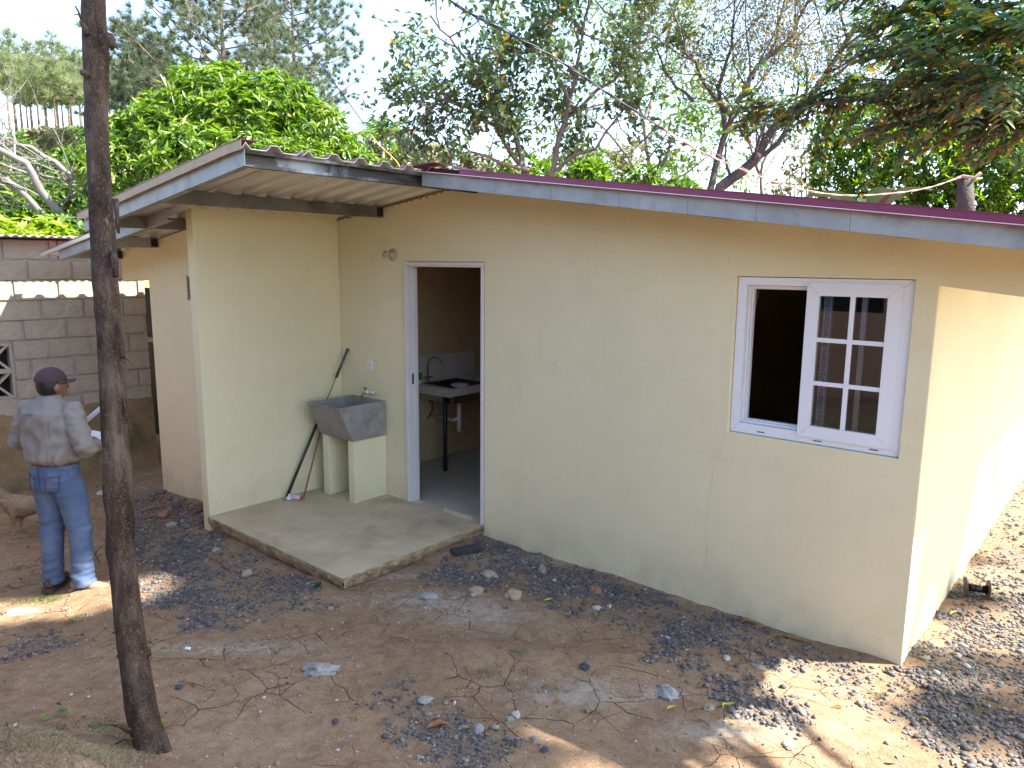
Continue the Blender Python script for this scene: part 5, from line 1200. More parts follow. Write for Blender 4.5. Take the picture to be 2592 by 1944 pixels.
# ------------------------------------------------------------------ rough pole in the foreground
pl = [(395, 1925, 2.96), (380, 1880, 2.97), (358, 1800, 3.0), (343, 1700, 3.02), (330, 1600, 3.03), (318, 1500, 3.04), (308, 1400, 3.05), (303, 1300, 3.05), (298, 1200, 3.05), (290, 1100, 3.06), (286, 1000, 3.06), (279, 900, 3.07), (272, 800, 3.08), (266, 720, 3.08), (262, 640, 3.08), (258, 560, 3.09), (253, 480, 3.09), (249, 400, 3.1), (245, 300, 3.1), (243, 200, 3.1), (240, 100, 3.1), (238, 0, 3.1), (235, -120, 3.12), (232, -260, 3.15)]
wpx = [74, 72, 70, 67, 66, 63, 62, 60, 60, 60, 60, 58, 57, 60, 57, 56, 52, 52, 54, 55, 58, 56, 54, 52]
pts = [at(*q) for q in pl]; pts.insert(0, pts[0]+Vector((0.01, 0, -.35))); wpx.insert(0, 76)
rs = [w_*3.05/FPX/2 for w_ in wpx]
po = thing('wooden_pole', 'rough barked wooden pole standing in the foreground at left', 'pole', tuple(pts[1])); o0 = pts[1]
fp, fr = [], []
for i in range(len(pts)-1):
    for t in np.linspace(0, 1, 10, endpoint=False): fp.append(pts[i].lerp(pts[i+1], t)); fr.append(rs[i]+(rs[i+1]-rs[i])*t)
V, F = [], []; n_ = 40
for i, (p, r_) in enumerate(zip(fp, fr)):
    tdir = (fp[min(i+1, len(fp)-1)]-fp[max(i-1, 0)]).normalized(); a = Vector((1, 0, 0)); a = (a-tdir*a.dot(tdir)).normalized(); b2 = tdir.cross(a)
    for k in range(n_):
        ang = 2*math.pi*k/n_; q = Vector((math.cos(ang), math.sin(ang), p.z))
        dsp = 1+.07*mnoise.noise(Vector((q.x*1.3, q.y*1.3, p.z*2.5)))+.06*mnoise.noise(Vector((q.x*3, q.y*3, p.z*7)))+.05*mnoise.noise(Vector((q.x*8, q.y*8, p.z*18)))
        kn = max(0, mnoise.noise(Vector((q.x*1.6+5, q.y*1.6, p.z*4.2)))-.42)*1.6; dsp += kn*.5
        ringy = max(0, math.sin(p.z*11+2*mnoise.noise(Vector((q.x, q.y, p.z)))))**14; dsp += .035*ringy
        V.append(tuple(p+(a*q.x+b2*q.y)*r_*dsp-o0))
for i in range(len(fp)-1):
    for k in range(n_): F.append((i*n_+k, i*n_+(k+1) % n_, (i+1)*n_+(k+1) % n_, (i+1)*n_+k))
np_mesh('trunk', V, F, M['bark_post'], po, True)
def stub(px0, py0, px1, py1, r0, r1, name='branch_stub', d=3.05, mid=None):
    a, c = at(px0, py0, d), at(px1, py1, d-.02); m_ = a.lerp(c, .5)+Vector((0, 0, .008)); mb = MB(); mb.tube([a-o0, m_-o0, c-o0], [r0, (r0+r1)/2, r1], 7, jit=.2); mb.build(name, M['bark_post'], po, True)
stub(222, 88, 203, 52, .016, .006); stub(206, 50, 190, 15, .005, .003, 'dead_twig'); stub(208, 46, 187, 38, .004, .002, 'dead_twig'); stub(222, 192, 205, 186, .018, .010); stub(336, 1700, 297, 1658, .014, .006); stub(300, 820, 306, 905, .008, .004, 'dead_twig'); stub(306, 905, 326, 914, .004, .002, 'dead_twig')
stub(275, 92, 284, 120, .02, .012, 'bark_flake'); stub(292, 505, 300, 590, .012, .006, 'bark_flake'); stub(300, 960, 322, 1060, .010, .005, 'bark_flake'); stub(322, 1060, 334, 1090, .004, .002, 'dead_twig'); stub(286, 640, 294, 700, .018, .012, 'bark_flake'); stub(368, 1648, 376, 1660, .02, .012)
stub(330, 1850, 280, 1835, .012, .003, 'root_chip', 2.9); stub(335, 1870, 290, 1885, .008, .002, 'root_chip', 2.9)
# ------------------------------------------------------------------ gravel and stones
def stone_batch(P, S, seed, flat=(.45, .8)):
    r = np.random.default_rng(seed); n_ = len(P)
    o = np.array([(1, 0, 0), (-1, 0, 0), (0, 1, 0), (0, -1, 0), (0, 0, 1), (0, 0, -1)], float)
    fo = [(0, 2, 4), (2, 1, 4), (1, 3, 4), (3, 0, 4), (2, 0, 5), (1, 2, 5), (3, 1, 5), (0, 3, 5)]
    vs_ = list(map(tuple, o)); e = {}; fs = []
    def mid(a, b_):
        k = (min(a, b_), max(a, b_))
        if k not in e: m_ = (np.array(vs_[a])+np.array(vs_[b_]))/2; m_ /= np.linalg.norm(m_); e[k] = len(vs_); vs_.append(tuple(m_))
        return e[k]
    for a, b_, c in fo:
        ab, bc, ca = mid(a, b_), mid(b_, c), mid(c, a); fs += [(a, ab, ca), (ab, b_, bc), (ca, bc, c), (ab, bc, ca)]
    T = np.array(vs_); F0 = np.array(fs); m_ = len(T)
    q = r.normal(0, 1, (n_, 4)); q /= np.linalg.norm(q, axis=1, keepdims=True); a, b_, c, d = q.T
    Rm = np.stack([1-2*(c*c+d*d), 2*(b_*c-a*d), 2*(b_*d+a*c), 2*(b_*c+a*d), 1-2*(b_*b_+d*d), 2*(c*d-a*b_), 2*(b_*d-a*c), 2*(c*d+a*b_), 1-2*(b_*b_+c*c)], -1).reshape(n_, 3, 3)
    V = T[None]*(1+r.uniform(-.24, .24, (n_, m_, 1))); V = np.einsum('nij,nkj->nki', Rm, V)
    az = r.uniform(0, 6.28, n_); sc_ = np.stack([r.uniform(.75, 1.25, n_), r.uniform(.6, .95, n_), r.uniform(flat[0], flat[1], n_)], -1)*S[:, None]*.5
    V = V*sc_[:, None, :]; ca, sa = np.cos(az)[:, None], np.sin(az)[:, None]
    V = np.stack([V[..., 0]*ca-V[..., 1]*sa, V[..., 0]*sa+V[..., 1]*ca, V[..., 2]], -1)
    V = V+P[:, None, :]; V[..., 2] += (sc_[:, 2]*.42)[:, None]
    F = F0[None]+(np.arange(n_)*m_)[:, None, None]
    return V.reshape(-1, 3), F.reshape(-1, 3)
def stone_mat(name, stops):
    m, n, l, b = nt(name); g = n.new('ShaderNodeNewGeometry'); rr_ = ramp(n, l, g.outputs['Random Per Island'], stops, 'LINEAR')
    c = mix(n, l, ramp(n, l, tex(n, l, 150, 4, .6).outputs[0], [(.35, (0, 0, 0)), (.75, (.5, .5, .5))]).outputs[0], rr_.outputs[0], (.22, .20, .17))
    l.new(c, b.inputs['Base Color']); b.inputs['Roughness'].default_value = .8; return m
M['gravel'] = stone_mat('basalt_gravel', [(0, (.034, .033, .034)), (.42, (.068, .066, .068)), (.62, (.125, .12, .115)), (.76, (.20, .18, .15)), (.84, (.20, .14, .09)), (.92, (.12, .075, .06)), (.97, (.30, .25, .18)), (1, (.4, .38, .35))])
M['gravel_brown'] = stone_mat('brown_rubble', [(0, (.06, .05, .045)), (.4, (.12, .085, .06)), (.7, (.22, .11, .055)), (.9, (.22, .17, .12)), (1, (.12, .12, .13))])
M['chips'] = stone_mat('pale_chips', [(0, (.25, .22, .19)), (.5, (.40, .36, .30)), (1, (.55, .53, .5))])
r = np.random.default_rng(5)
def scatter(n_, x0, x1, y0, y1, fn):
    X = r.uniform(x0, x1, n_); Y = r.uniform(y0, y1, n_); k = r.random(n_) < fn(X, Y); return X[k], Y[k]
def house_block(X, Y): return ((X > -.02) & (X < XR+.0) & (Y > -.01)) | ((X > -1.62) & (X < .0) & (Y > YL-.01)) | ((X > -.12) & (X < 1.80) & (Y > PY-.03))
X, Y = scatter(230000, -1.6, 6.4, -3.6, 1.6, lambda X, Y: np.where(house_block(X, Y), 0, gravel_density(X, Y)*.95))
X2, Y2 = scatter(60000, 4.8, 8, 1.6, 9, lambda X, Y: .5*np.exp(-(Y-1.6)/5)); X = np.concatenate([X, X2]); Y = np.concatenate([Y, Y2])
S = np.clip(r.lognormal(math.log(.0125), .52, len(X)), .005, .045)
Z = gz(X, Y); brown = in_poly(X, Y, GRAVEL[6][0])
V, F = stone_batch(np.stack([X, Y, Z], -1)[~brown], S[~brown], 6, (.4, .7)); tag(np_mesh('gravel', V, F, M['gravel']), 'loose dark blue grey gravel strewn over the earth along the walls', 'gravel', kind='stuff')
V, F = stone_batch(np.stack([X, Y, Z], -1)[brown], S[brown]*1.5, 7); tag(np_mesh('rubble', V, F, M['gravel_brown']), 'reddish brown rubble beside the left front wall', 'rubble', kind='stuff')
X, Y = scatter(26000, -2.6, 6.2, -3.9, .3, lambda X, Y: np.where(house_block(X, Y), 0, .16+.5*dust(X, Y))); S = np.clip(r.lognormal(math.log(.0075), .5, len(X)), .004, .02)
V, F = stone_batch(np.stack([X, Y, gz(X, Y)], -1), S, 8); tag(np_mesh('chips', V, F, M['chips']), 'small pale chips and crumbs scattered over the yard', 'chips', kind='stuff')
X, Y = scatter(5200, -2.8, 5.8, -3.9, .3, lambda X, Y: np.where(house_block(X, Y), 0, .18)); S = np.clip(r.lognormal(math.log(.013), .4, len(X)), .006, .03)
V, F = stone_batch(np.stack([X, Y, gz(X, Y)], -1), S, 9); tag(np_mesh('loose_stones', V, F, M['gravel']), 'single dark stones scattered over the bare earth', 'stones', kind='stuff')
# clods of earth
X, Y = scatter(16000, -2.4, 5.8, -3.9, .2, lambda X, Y: np.where(house_block(X, Y), 0, .35*np.clip(vnoise(X, Y, 3, 31)+.4, 0, 1))); S = np.clip(r.lognormal(math.log(.010), .5, len(X)), .004, .03)
M['clod'] = stone_mat('earth_clods', [(0, (.15, .085, .05)), (.5, (.22, .14, .085)), (1, (.30, .2, .13))])
V, F = stone_batch(np.stack([X, Y, gz(X, Y)-.002], -1), S, 10); tag(np_mesh('clods', V, F, M['clod']), 'small clods of dry reddish earth over the yard', 'clods', kind='stuff')
# single rocks
def rock(px, py, wpx, mat, label, seed, flat=.55, asp=.7, rot=None, cat_='rock'):
    p = gpx(px, py); d = (np.array(p)-CAM)@_f; s_ = wpx*d/FPX*.5; bm = bmesh.new(); bmesh.ops.create_icosphere(bm, subdivisions=4, radius=1)
    for v in bm.verts:
        q = v.co.copy(); k_ = 0.3 if 'white' in mat else 1.0; dz = 1+.42*mnoise.noise(q*1.1+Vector((seed, 0, 0)))+k_*(.26*mnoise.noise(q*2.6+Vector((0, seed, 0)))+.13*mnoise.noise(q*6+Vector((0, 0, seed)))+.06*mnoise.noise(q*13+Vector((0, 0, seed))))
        v.co = Vector((q.x*s_*dz, q.y*s_*asp*dz, max(q.z, -.5)*s_*flat*dz-s_*flat*.12))
    me_ = bpy.data.meshes.new('rock'); bm.to_mesh(me_); bm.free(); o = link('rock', me_, M[mat], None, True)
    o.location = p+Vector((0, 0, s_*flat*.28)); o.rotation_euler = (0, 0, rot if rot is not None else seed*1.3); return tag(o, label, cat_)
rock(808, 1700, 88, 'rock_grey', 'rough pale grey stone lying alone on the cracked earth', 1, .42, .55, rad(40))
rock(1306, 1812, 27, 'rock_white', 'small white pebble right of the dark gravel patch at bottom centre', 2, .8, .8)
rock(1290, 1822, 20, 'rock_grey', 'small grey stone touching the white pebble', 3, .7, .8)
rock(1995, 1889, 34, 'rock_tan', 'smooth tan oval pebble near the bottom edge at right', 4, .5, .8)
rock(1236, 1458, 42, 'rock_tan', 'tan stone half sunk between slab corner and wall', 5, .6, .7)
rock(1300, 1510, 44, 'rock_tan', 'pale pinkish tan rock in the dark gravel below the wall', 6, .75, .8)
rock(1372, 1448, 26, 'rock_tan', 'upright tan stone next to the wall base', 7, 1.2, .7)
rock(1294, 1457, 22, 'rock_red', 'small orange stone between the tan stones near the slab', 8, .6, .7)
rock(1205, 1500, 44, 'rock_tan', 'low dusty lump of tan earth beside the dark gravel', 9, .5, .8)
rock(1512, 1540, 22, 'rock_white', 'round whitish pebble in front of the wall middle', 10, .7, .8)
rock(1543, 1536, 14, 'rock_white', 'tiny white chip right of the round whitish pebble', 11, .8, .9)
rock(1508, 1496, 34, 'rock_red', 'brown stone against the foot of the wall', 12, .7, .8)
rock(1560, 1500, 24, 'rock_dark', 'dark round stone against the foot of the wall', 13, .8, .9)
rock(1690, 1755, 70, 'rock_grey', 'crumbly pale cement lump sunk in the cracked earth', 14, .3, .7)
rock(1080, 1512, 52, 'rock_grey', 'dusty white cement lump near the slab corner', 15, .35, .6)
rock(625, 1455, 34, 'rock_tan', 'tan stone in the gravel along the slab edge', 16, .6, .7)
rock(722, 1586, 22, 'rock_red', 'reddish brown stone at the front rim of the gravel', 17, .8, .9)
rock(545, 1392, 18, 'rock_tan', 'small yellowish stone near the partition foot', 18, .7, .8)
rock(415, 1306, 34, 'rock_red', 'orange brown stone left of the partition', 19, .7, .8)
rock(450, 1287, 26, 'rock_dark', 'purplish grey cobble above the orange stone', 20, .6, .7)
rock(438, 1331, 30, 'rock_tan', 'flat tan stone below the orange stone', 21, .6, .8)
rock(466, 1322, 22, 'rock_grey', 'grey cobble right of the flat tan stone', 22, .6, .7)
rock(55, 1552, 88, 'rock_tan', 'long flat pale stone at the left edge beside green grass', 23, .22, .32, rad(42))
rock(1480, 1690, 26, 'rock_dark', 'small blue grey stone on the ridge of cracked earth', 24, .6, .8)
rock(1378, 1901, 20, 'rock_dark', 'lone dark stone on bare earth at bottom centre', 25, .8, .8)
rock(850, 1830, 18, 'rock_dark', 'black pebble left of the bottom gravel patch', 26, .9, .9)
rock(452, 1742, 18, 'rock_dark', 'black pebble right of the wooden pole', 27, .8, .9)
rock(1840, 1668, 26, 'rock_white', 'pale oval pebble right of the gravel streak', 28, .5, .7)
rock(1920, 1690, 36, 'rock_tan', 'low tan pebble near the house corner', 29, .4, .7)
rock(1075, 1775, 40, 'rock_grey', 'whitish stone at the top of the bottom gravel patch', 30, .6, .8)
rock(1210, 1850, 38, 'rock_grey', 'pale stone inside the bottom gravel patch', 31, .5, .7)
rock(1795, 1795, 30, 'rock_tan', 'pinkish tan stone in the gravel left of the sunlit patch', 32, .6, .8)
rock(260, 1250, 28, 'rock_white', 'white stone on the ground right of the man', 33, .5, .8)
rock(2345, 1668, 20, 'rock_tan', 'brown pebble on the sunlit gravel beside the house corner', 34, .7, .8)
# plank, leaves
p = gpx(1181, 1398); b = MB(); b.box((-.115, -.042, 0), (.115, .042, .016)); b.box((-.112, -.042, .0165), (.113, .041, .026))
o = b.build('dark_plank', M['plank'], None, bevel=.003); o.location = p+Vector((0, 0, .012)); o.rotation_euler = (rad(4), rad(-3), rad(62)); tag(o, 'short dark weathered plank on the gravel beside the porch slab', 'plank')
def fallen(px, py, Lpx, mat, label, rot, curl=.5, wd=.30, seed=0):
    p = gpx(px, py); d = (np.array(p)-CAM)@_f; L = Lpx*d/FPX; vv, ff = [], []; n_ = 9
    for i in range(n_+1):
        t = i/n_; w_ = L*wd*math.sin(math.pi*min(1, t*.96+.02))**.8; x = (t-.5)*L; bend = curl*L*(.25-(t-.5)**2)
        for k, (s_, h) in enumerate(((-.5, .30), (-.25, .1), (0, .02), (.25, .12), (.5, .34))): vv.append((x, s_*w_+bend*.9, h*w_*.9+abs(curl)*L*.10*math.sin(t*7+seed)+.004))
        if i:
            for k in range(4): a = (i-1)*5+k; ff.append((a, a+1, a+6, a+5))
    o = np_mesh('fallen_leaf', vv, ff, M[mat], None, True); o.location = p+Vector((0, 0, .006)); o.rotation_euler = (0, 0, rot); return tag(o, label, 'leaf')
fallen(1845, 1792, 46, 'yellow_leaf', 'curved yellow leaf on the cracked earth left of the sunlit patch', rad(75), .9, .24)
fallen(1700, 1797, 30, 'yellow_leaf', 'small yellow leaf beside the pale cement lump', rad(70), .5, .3, 1)
fallen(1388, 1522, 26, 'yellow_leaf', 'bright yellow leaf on the earth below the wall', rad(60), .1, .35, 2)
fallen(1108, 1842, 58, 'brown_leaf', 'large curled brown leaf in the bottom gravel patch', rad(55), .35, .34, 3)
fallen(1408, 1782, 34, 'brown_leaf', 'orange brown leaf standing in dry grass', rad(85), .2, .25, 4)
fallen(1895, 1580, 44, 'brown_leaf', 'rusty dry leaf against the wall near the right corner', rad(30), .5, .35, 5)
fallen(1938, 1595, 34, 'brown_leaf', 'crumpled dry leaf right of the rusty one at the wall foot', rad(60), .8, .4, 6)
fallen(2015, 1623, 60, 'brown_leaf', 'long dry brown leaf lying along the wall foot', rad(8), .2, .2, 7)
fallen(1605, 1505, 50, 'brown_leaf', 'narrow red brown leaf at the middle of the wall foot', rad(-5), .2, .16, 8)
fallen(1780, 1740, 36, 'brown_leaf', 'small tan leaf above the yellow curved leaf', rad(80), .5, .25, 9)
fallen(985, 1254, 26, 'brown_leaf', 'dry leaf on the slab beside the basin support', rad(0), .2, .25, 10)
fallen(2415, 1555, 40, 'yellow_leaf', 'long green yellow leaf on the gravel in front of the reel', rad(70), .2, .2, 11)
fallen(2370, 1610, 26, 'yellow_leaf', 'golden leaf next to the sunlit wall foot', rad(80), .3, .3, 12)
def litter(n_, fn, x0, x1, y0, y1, L, matname, name, label, seed):
    rr_ = np.random.default_rng(seed); X = rr_.uniform(x0, x1, n_); Y = rr_.uniform(y0, y1, n_); k = fn(X, Y); X, Y = X[k], Y[k]
    P_ = np.stack([X, Y, gz(X, Y)+.008], -1); D_2 = rr_.normal(0, 1, (len(P_), 3)); D_2[:, 2] *= .12
    V, F = leaves(P_, D_2, L, L*.32, .3, 0, .05, seed); return tag(np_mesh(name, V, F, M[matname]), label, 'leaves', kind='stuff')
M['l_litter'] = leaf_mat('leaf_litter', [(0, (.22, .10, .03)), (.6, (.30, .17, .06)), (.85, (.42, .34, .07)), (1, (.15, .22, .04))], .7, .1)
litter(260, lambda X, Y: ~house_block(X, Y), 4.6, 7.2, -1.4, 7, .06, 'l_litter', 'leaf_litter', 'dry and yellow leaves strewn over the gravel beside the sunlit wall', 4)
litter(90, lambda X, Y: ~house_block(X, Y), -2, 4.8, -3.6, -.1, .035, 'l_litter', 'leaf_litter', 'few small dry leaves over the bare yard', 5)
# twigs
b = MB(); rr_ = random.Random(3)
for i in range(60):
    x, y = rr_.uniform(-1.5, 5), rr_.uniform(-3.6, -.2)
    if house_block(np.array([x]), np.array([y]))[0]: continue
    a = rr_.uniform(0, 6.28); L = rr_.uniform(.04, .16); p1 = Vector((x, y, g1(x, y)+.005)); x2, y2 = x+math.cos(a)*L, y+math.sin(a)*L; p2 = Vector((x2, y2, g1(x2, y2)+.008)); b.tube([p1, p1.lerp(p2, .5)+Vector((0, 0, .006)), p2], rr_.uniform(.0012, .003), 4)
for (px, py, qx, qy, rr2) in ((355, 1295, 432, 1282, .013), (470, 1312, 520, 1290, .012), (362, 1315, 420, 1305, .010), (440, 1305, 470, 1285, .007), (495, 1328, 530, 1318, .010)):
    p1, p2 = gpx(px, py), gpx(qx, qy); b.tube([p1+Vector((0, 0, .012)), p1.lerp(p2, .5)+Vector((0, 0, .02)), p2+Vector((0, 0, .012))], [rr2*.8, rr2, rr2*.6], 6)
tag(b.build('twigs', M['copper_stick']), 'dry twigs and roots lying about the yard', 'twigs', kind='stuff')
# grass: dry turf on the mound, tufts elsewhere
def blades(C, n_each, L, W, spread, mat, name, label, seed):
    rr_ = np.random.default_rng(seed); P_ = np.repeat(C, n_each, 0); P_ = P_+np.stack([rr_.normal(0, spread, len(P_)), rr_.normal(0, spread, len(P_)), np.zeros(len(P_))], -1)
    P_[:, 2] = gz(P_[:, 0], P_[:, 1])-.003; D_2 = rr_.normal(0, .75, (len(P_), 3)); D_2[:, 2] = rr_.uniform(.15, 1.1, len(P_)); D_2 /= np.linalg.norm(D_2, axis=1, keepdims=True)
    S_ = np.cross(D_2, rr_.normal(0, 1, D_2.shape)); S_ /= np.linalg.norm(S_, axis=1, keepdims=True); l_ = (L*rr_.uniform(.4, 1.3, len(P_)))[:, None]
    m_ = P_+D_2*l_*.55; tp_ = P_+D_2*l_+np.array([0, 0, -.35])*l_; 
    V = np.stack([P_-S_*W*.5, P_+S_*W*.5, m_+S_*W*.4, m_-S_*W*.4, tp_], 1).reshape(-1, 3); k = np.arange(len(P_))*5
    F = np.concatenate([np.stack([k, k+1, k+2], 1), np.stack([k, k+2, k+3], 1), np.stack([k+3, k+2, k+4], 1)])
    return tag(np_mesh(name, V, F, M[mat]), label, 'grass', kind='stuff')
mc = MOUND[0][0]; rr_ = np.random.default_rng(9); n_ = 16000; u = rr_.normal(.15, .36, n_); v = rr_.normal(.12, .26, n_)
Cx = mc.x+u*_cy-v*_sy; Cy = mc.y+u*_sy+v*_cy; kk = (vnoise(Cx, Cy, 5, 41) > -.18) & (u < .66-.5*v); C = np.stack([Cx[kk], Cy[kk], Cx[kk]*0], -1)
blades(C, 3, .030, .0020, .008, 'grass', 'dry_grass', 'short dry grass and roots matted over the mound at lower left', 10)
pts_ = [(110, 1520, 10), (85, 1525, 10), (130, 1522, 8), (50, 1518, 6), (180, 1572, 8), (215, 1556, 5), (210, 1480, 4), (150, 1430, 6), (40, 1440, 6), (395, 1850, 6), (1180, 1700, 8), (1225, 1705, 12), (1250, 1700, 8), (1320, 1650, 9), (1390, 1740, 8), (1405, 1750, 8), (1320, 1745, 6), (720, 1640, 6), (700, 1650, 6), (600, 1680, 6), (625, 1785, 4), (720, 1840, 6), (480, 1840, 5), (2220, 1760, 7), (2470, 1800, 8), (2450, 1830, 6), (2520, 1780, 6), (300, 1700, 4), (1480, 1890, 5), (1000, 1560, 5)]
C = np.array([list(gpx(a, c_)) for a, c_, k in pts_ for _ in range(k)]); blades(C, 9, .045, .002, .022, 'grass', 'grass_tufts', 'sparse tufts of dry grass on the bare yard', 11)
C = np.array([list(gpx(a, c_)) for a, c_, k in [(110, 1516, 22), (85, 1520, 18), (135, 1520, 16), (40, 1525, 8), (180, 1575, 7), (150, 1428, 6), (60, 1436, 5), (398, 1850, 7), (2230, 1765, 6), (2480, 1790, 6), (250, 1840, 10), (150, 1850, 8), (340, 1830, 8)] for _ in range(k)]); blades(C, 7, .04, .0032, .028, 'grass_green', 'green_grass', 'small patches of fresh green grass at the left of the yard', 12)
def weed(px, py, n_, L, label, seed, name='weed'):
    p = gpx(px, py); rr_ = np.random.default_rng(seed); D_2 = rr_.normal(0, .8, (n_, 3)); D_2[:, 2] = abs(D_2[:, 2])*.7+.1; P_ = rr_.normal(0, L*.55, (n_, 3)); P_[:, 2] = abs(P_[:, 2])*.7+.01
    V, F = leaves(P_, D_2, L, L*.6, .2, .1, .2, seed); o = np_mesh(name, V, F, M['l_dark' if seed % 2 else 'l_bush']); o.location = p; return tag(o, label, 'weed')
weed(805, 1487, 26, .028, 'small dark green weed at the slab corner', 1); weed(1480, 1532, 16, .02, 'tiny green weed in front of the wall', 3); weed(1975, 1620, 18, .022, 'green weed at the wall foot near the corner', 5); weed(1235, 1500, 8, .02, 'tiny green seedling in the gravel', 7); weed(400, 1845, 14, .03, 'green sprout at the foot of the wooden pole', 9); weed(160, 1815, 5, .045, 'pale green round leaved weed on the grassy mound', 10)
# white plastic scraps
for (px, py, s_, lab) in ((1152, 1784, .028, 'narrow white plastic tag upright in the bottom gravel'), (1740, 1650, .022, 'white scrap caught in the gravel near the corner'), (1676, 1615, .016, 'tiny white scrap in the gravel streak'), (522, 1372, .022, 'thin white scrap near the partition foot'), (475, 1645, .035, 'flat white shard on the cracked earth'), (388, 1282, .026, 'white sliver lying on the brown rubble'), (40, 1842, .03, 'blue and white wrapper on the grassy mound')):
    p = gpx(px, py); b = MB(); b.add([(-s_*.5, -s_*.2, .002), (s_*.5, -s_*.25, .006), (s_*.45, s_*.22, .012), (-s_*.4, s_*.25, .004), (0, .0, .012)], [(0, 1, 4), (1, 2, 4), (2, 3, 4), (3, 0, 4)])
    o = b.build('scrap', M['white_plastic'], None); o.location = p+Vector((0, 0, .006)); o.rotation_euler = (rad(20), rad(15), s_*200); tag(o, lab, 'scrap')
# reel by the side wall
pr = gpx(2470, 1512); rl = thing('cable_reel', 'small dark reel with two brown discs and glossy hub beside the sunlit wall', 'reel', (pr.x, pr.y, pr.z+.062), rad(20))
for s_ in (-1, 1):
    b = MB(); b.lathe([(.001, -.003), (.062, -.003), (.064, 0), (.062, .003), (.001, .003)], 26, Matrix.Translation((s_*.062, 0, 0)) @ Matrix.Rotation(rad(90+s_*4), 4, 'Y')); b.build('disc', M['reel'], rl)
b = MB(); b.lathe([(.001, -.058), (.026, -.058), (.024, 0), (.026, .058), (.001, .058)], 22, Matrix.Rotation(rad(90), 4, 'Y')); b.build('hub', M['reel_hub'], rl, True)

# ------------------------------------------------------------------ man
def ell(b_, c, R3, n=16, m=10, rot=None):
    vv, ff = [], []
    for i in range(m+1):
        th = math.pi*i/m
        for k in range(n):
            ph = 2*math.pi*k/n; q = Vector((math.sin(th)*math.cos(ph)*R3[0], math.sin(th)*math.sin(ph)*R3[1], math.cos(th)*R3[2]))
            if rot is not None: q = rot @ q
            vv.append(q+Vector(c))
    for i in range(m):
        for k in range(n): ff.append((i*n+k, i*n+(k+1) % n, (i+1)*n+(k+1) % n, (i+1)*n+k))
    b_.add(vv, [tuple(reversed(f)) for f in ff])
def loft(b_, rings, n=20):
    vv, ff = [], []
    for (c, rx_, ry_) in rings:
        for k in range(n): a = 2*math.pi*k/n; vv.append(Vector((c[0]+rx_*math.cos(a), c[1]+ry_*math.sin(a), c[2])))
    for i in range(len(rings)-1):
        for k in range(n): ff.append((i*n+k, i*n+(k+1) % n, (i+1)*n+(k+1) % n, (i+1)*n+k))
    ff.append(tuple(reversed(range(n)))); ff.append(tuple((len(rings)-1)*n+k for k in range(n))); b_.add(vv, ff)
def merged(name, b_, voxel, iters, mat, parent, disp=None, cut=None):
    me_ = b_.mesh(name); o = bpy.data.objects.new(name+'_tmp', me_); COL.objects.link(o)
    md = o.modifiers.new('r', 'REMESH'); md.mode = 'VOXEL'; md.voxel_size = voxel
    ms = o.modifiers.new('s', 'SMOOTH'); ms.iterations = iters; ms.factor = .6
    dg = bpy.context.evaluated_depsgraph_get(); m2 = bpy.data.meshes.new_from_object(o.evaluated_get(dg)); bpy.data.objects.remove(o)
    if disp:
        n_ = len(m2.vertices); co = np.empty(n_*3); no = np.empty(n_*3); m2.vertices.foreach_get('co', co); m2.vertices.foreach_get('normal', no); co = co.reshape(-1, 3); no = no.reshape(-1, 3)
        co += no*disp(co)[:, None]; m2.vertices.foreach_set('co', co.ravel()); m2.update()
    if cut:
        bm = bmesh.new(); bm.from_mesh(m2); bmesh.ops.delete(bm, geom=[v for v in bm.verts if cut(v.co)], context='VERTS'); bm.to_mesh(m2); bm.free()
    m2.materials.clear(); return link(name, m2, mat, parent, True)
M['skin'] = simple('skin', (.20, .10, .06), .5, var=.06, bs=.05)
M['hair'] = simple('black_hair', (.012, .010, .009), .5, bs=.4, bscale=200)
M['cap'] = simple('maroon_brown_cap', (.058, .032, .036), .85, var=.12, bs=.2, bscale=200)
M['jeans'] = simple('blue_jeans', (.08, .125, .225), .9, var=.28, scale=5, bs=.3, bscale=300, bdist=.002, stain=(.14, .19, .29), stain_lo=.5, stain_hi=.72, stain_scale=6)
M['shirt'] = simple('grey_beige_shirt', (.235, .21, .185), .9, var=.06, scale=5, bs=.15, bscale=300, bdist=.001)
M['belt'] = simple('brown_leather', (.10, .05, .03), .6, bs=.1)
M['shoe'] = simple('tan_suede', (.26, .18, .115), .9, var=.25, bs=.2)
M['sole'] = simple('grey_sole', (.26, .25, .24), .8, bs=.05)
M['shoe_dark'] = simple('dark_shoe', (.05, .04, .038), .8, bs=.1)
M['paper'] = simple('white_paper', (.78, .78, .80), .8, bs=0, var=.02)
pm = gpx(172, 1488)
man = thing('person', 'man seen from behind in dark cap, grey shirt and blue jeans holding white rolled paper', 'person', tuple(pm), math.atan2(.43, .90))
man.scale = (1, 1, .975)
hr = Matrix.Rotation(rad(-14), 4, 'Z').to_3x3()      # head turned to his right
def hd(x, y, z): return hr @ Vector((x, y, z-1.47))+Vector((.005, .015, 1.47))
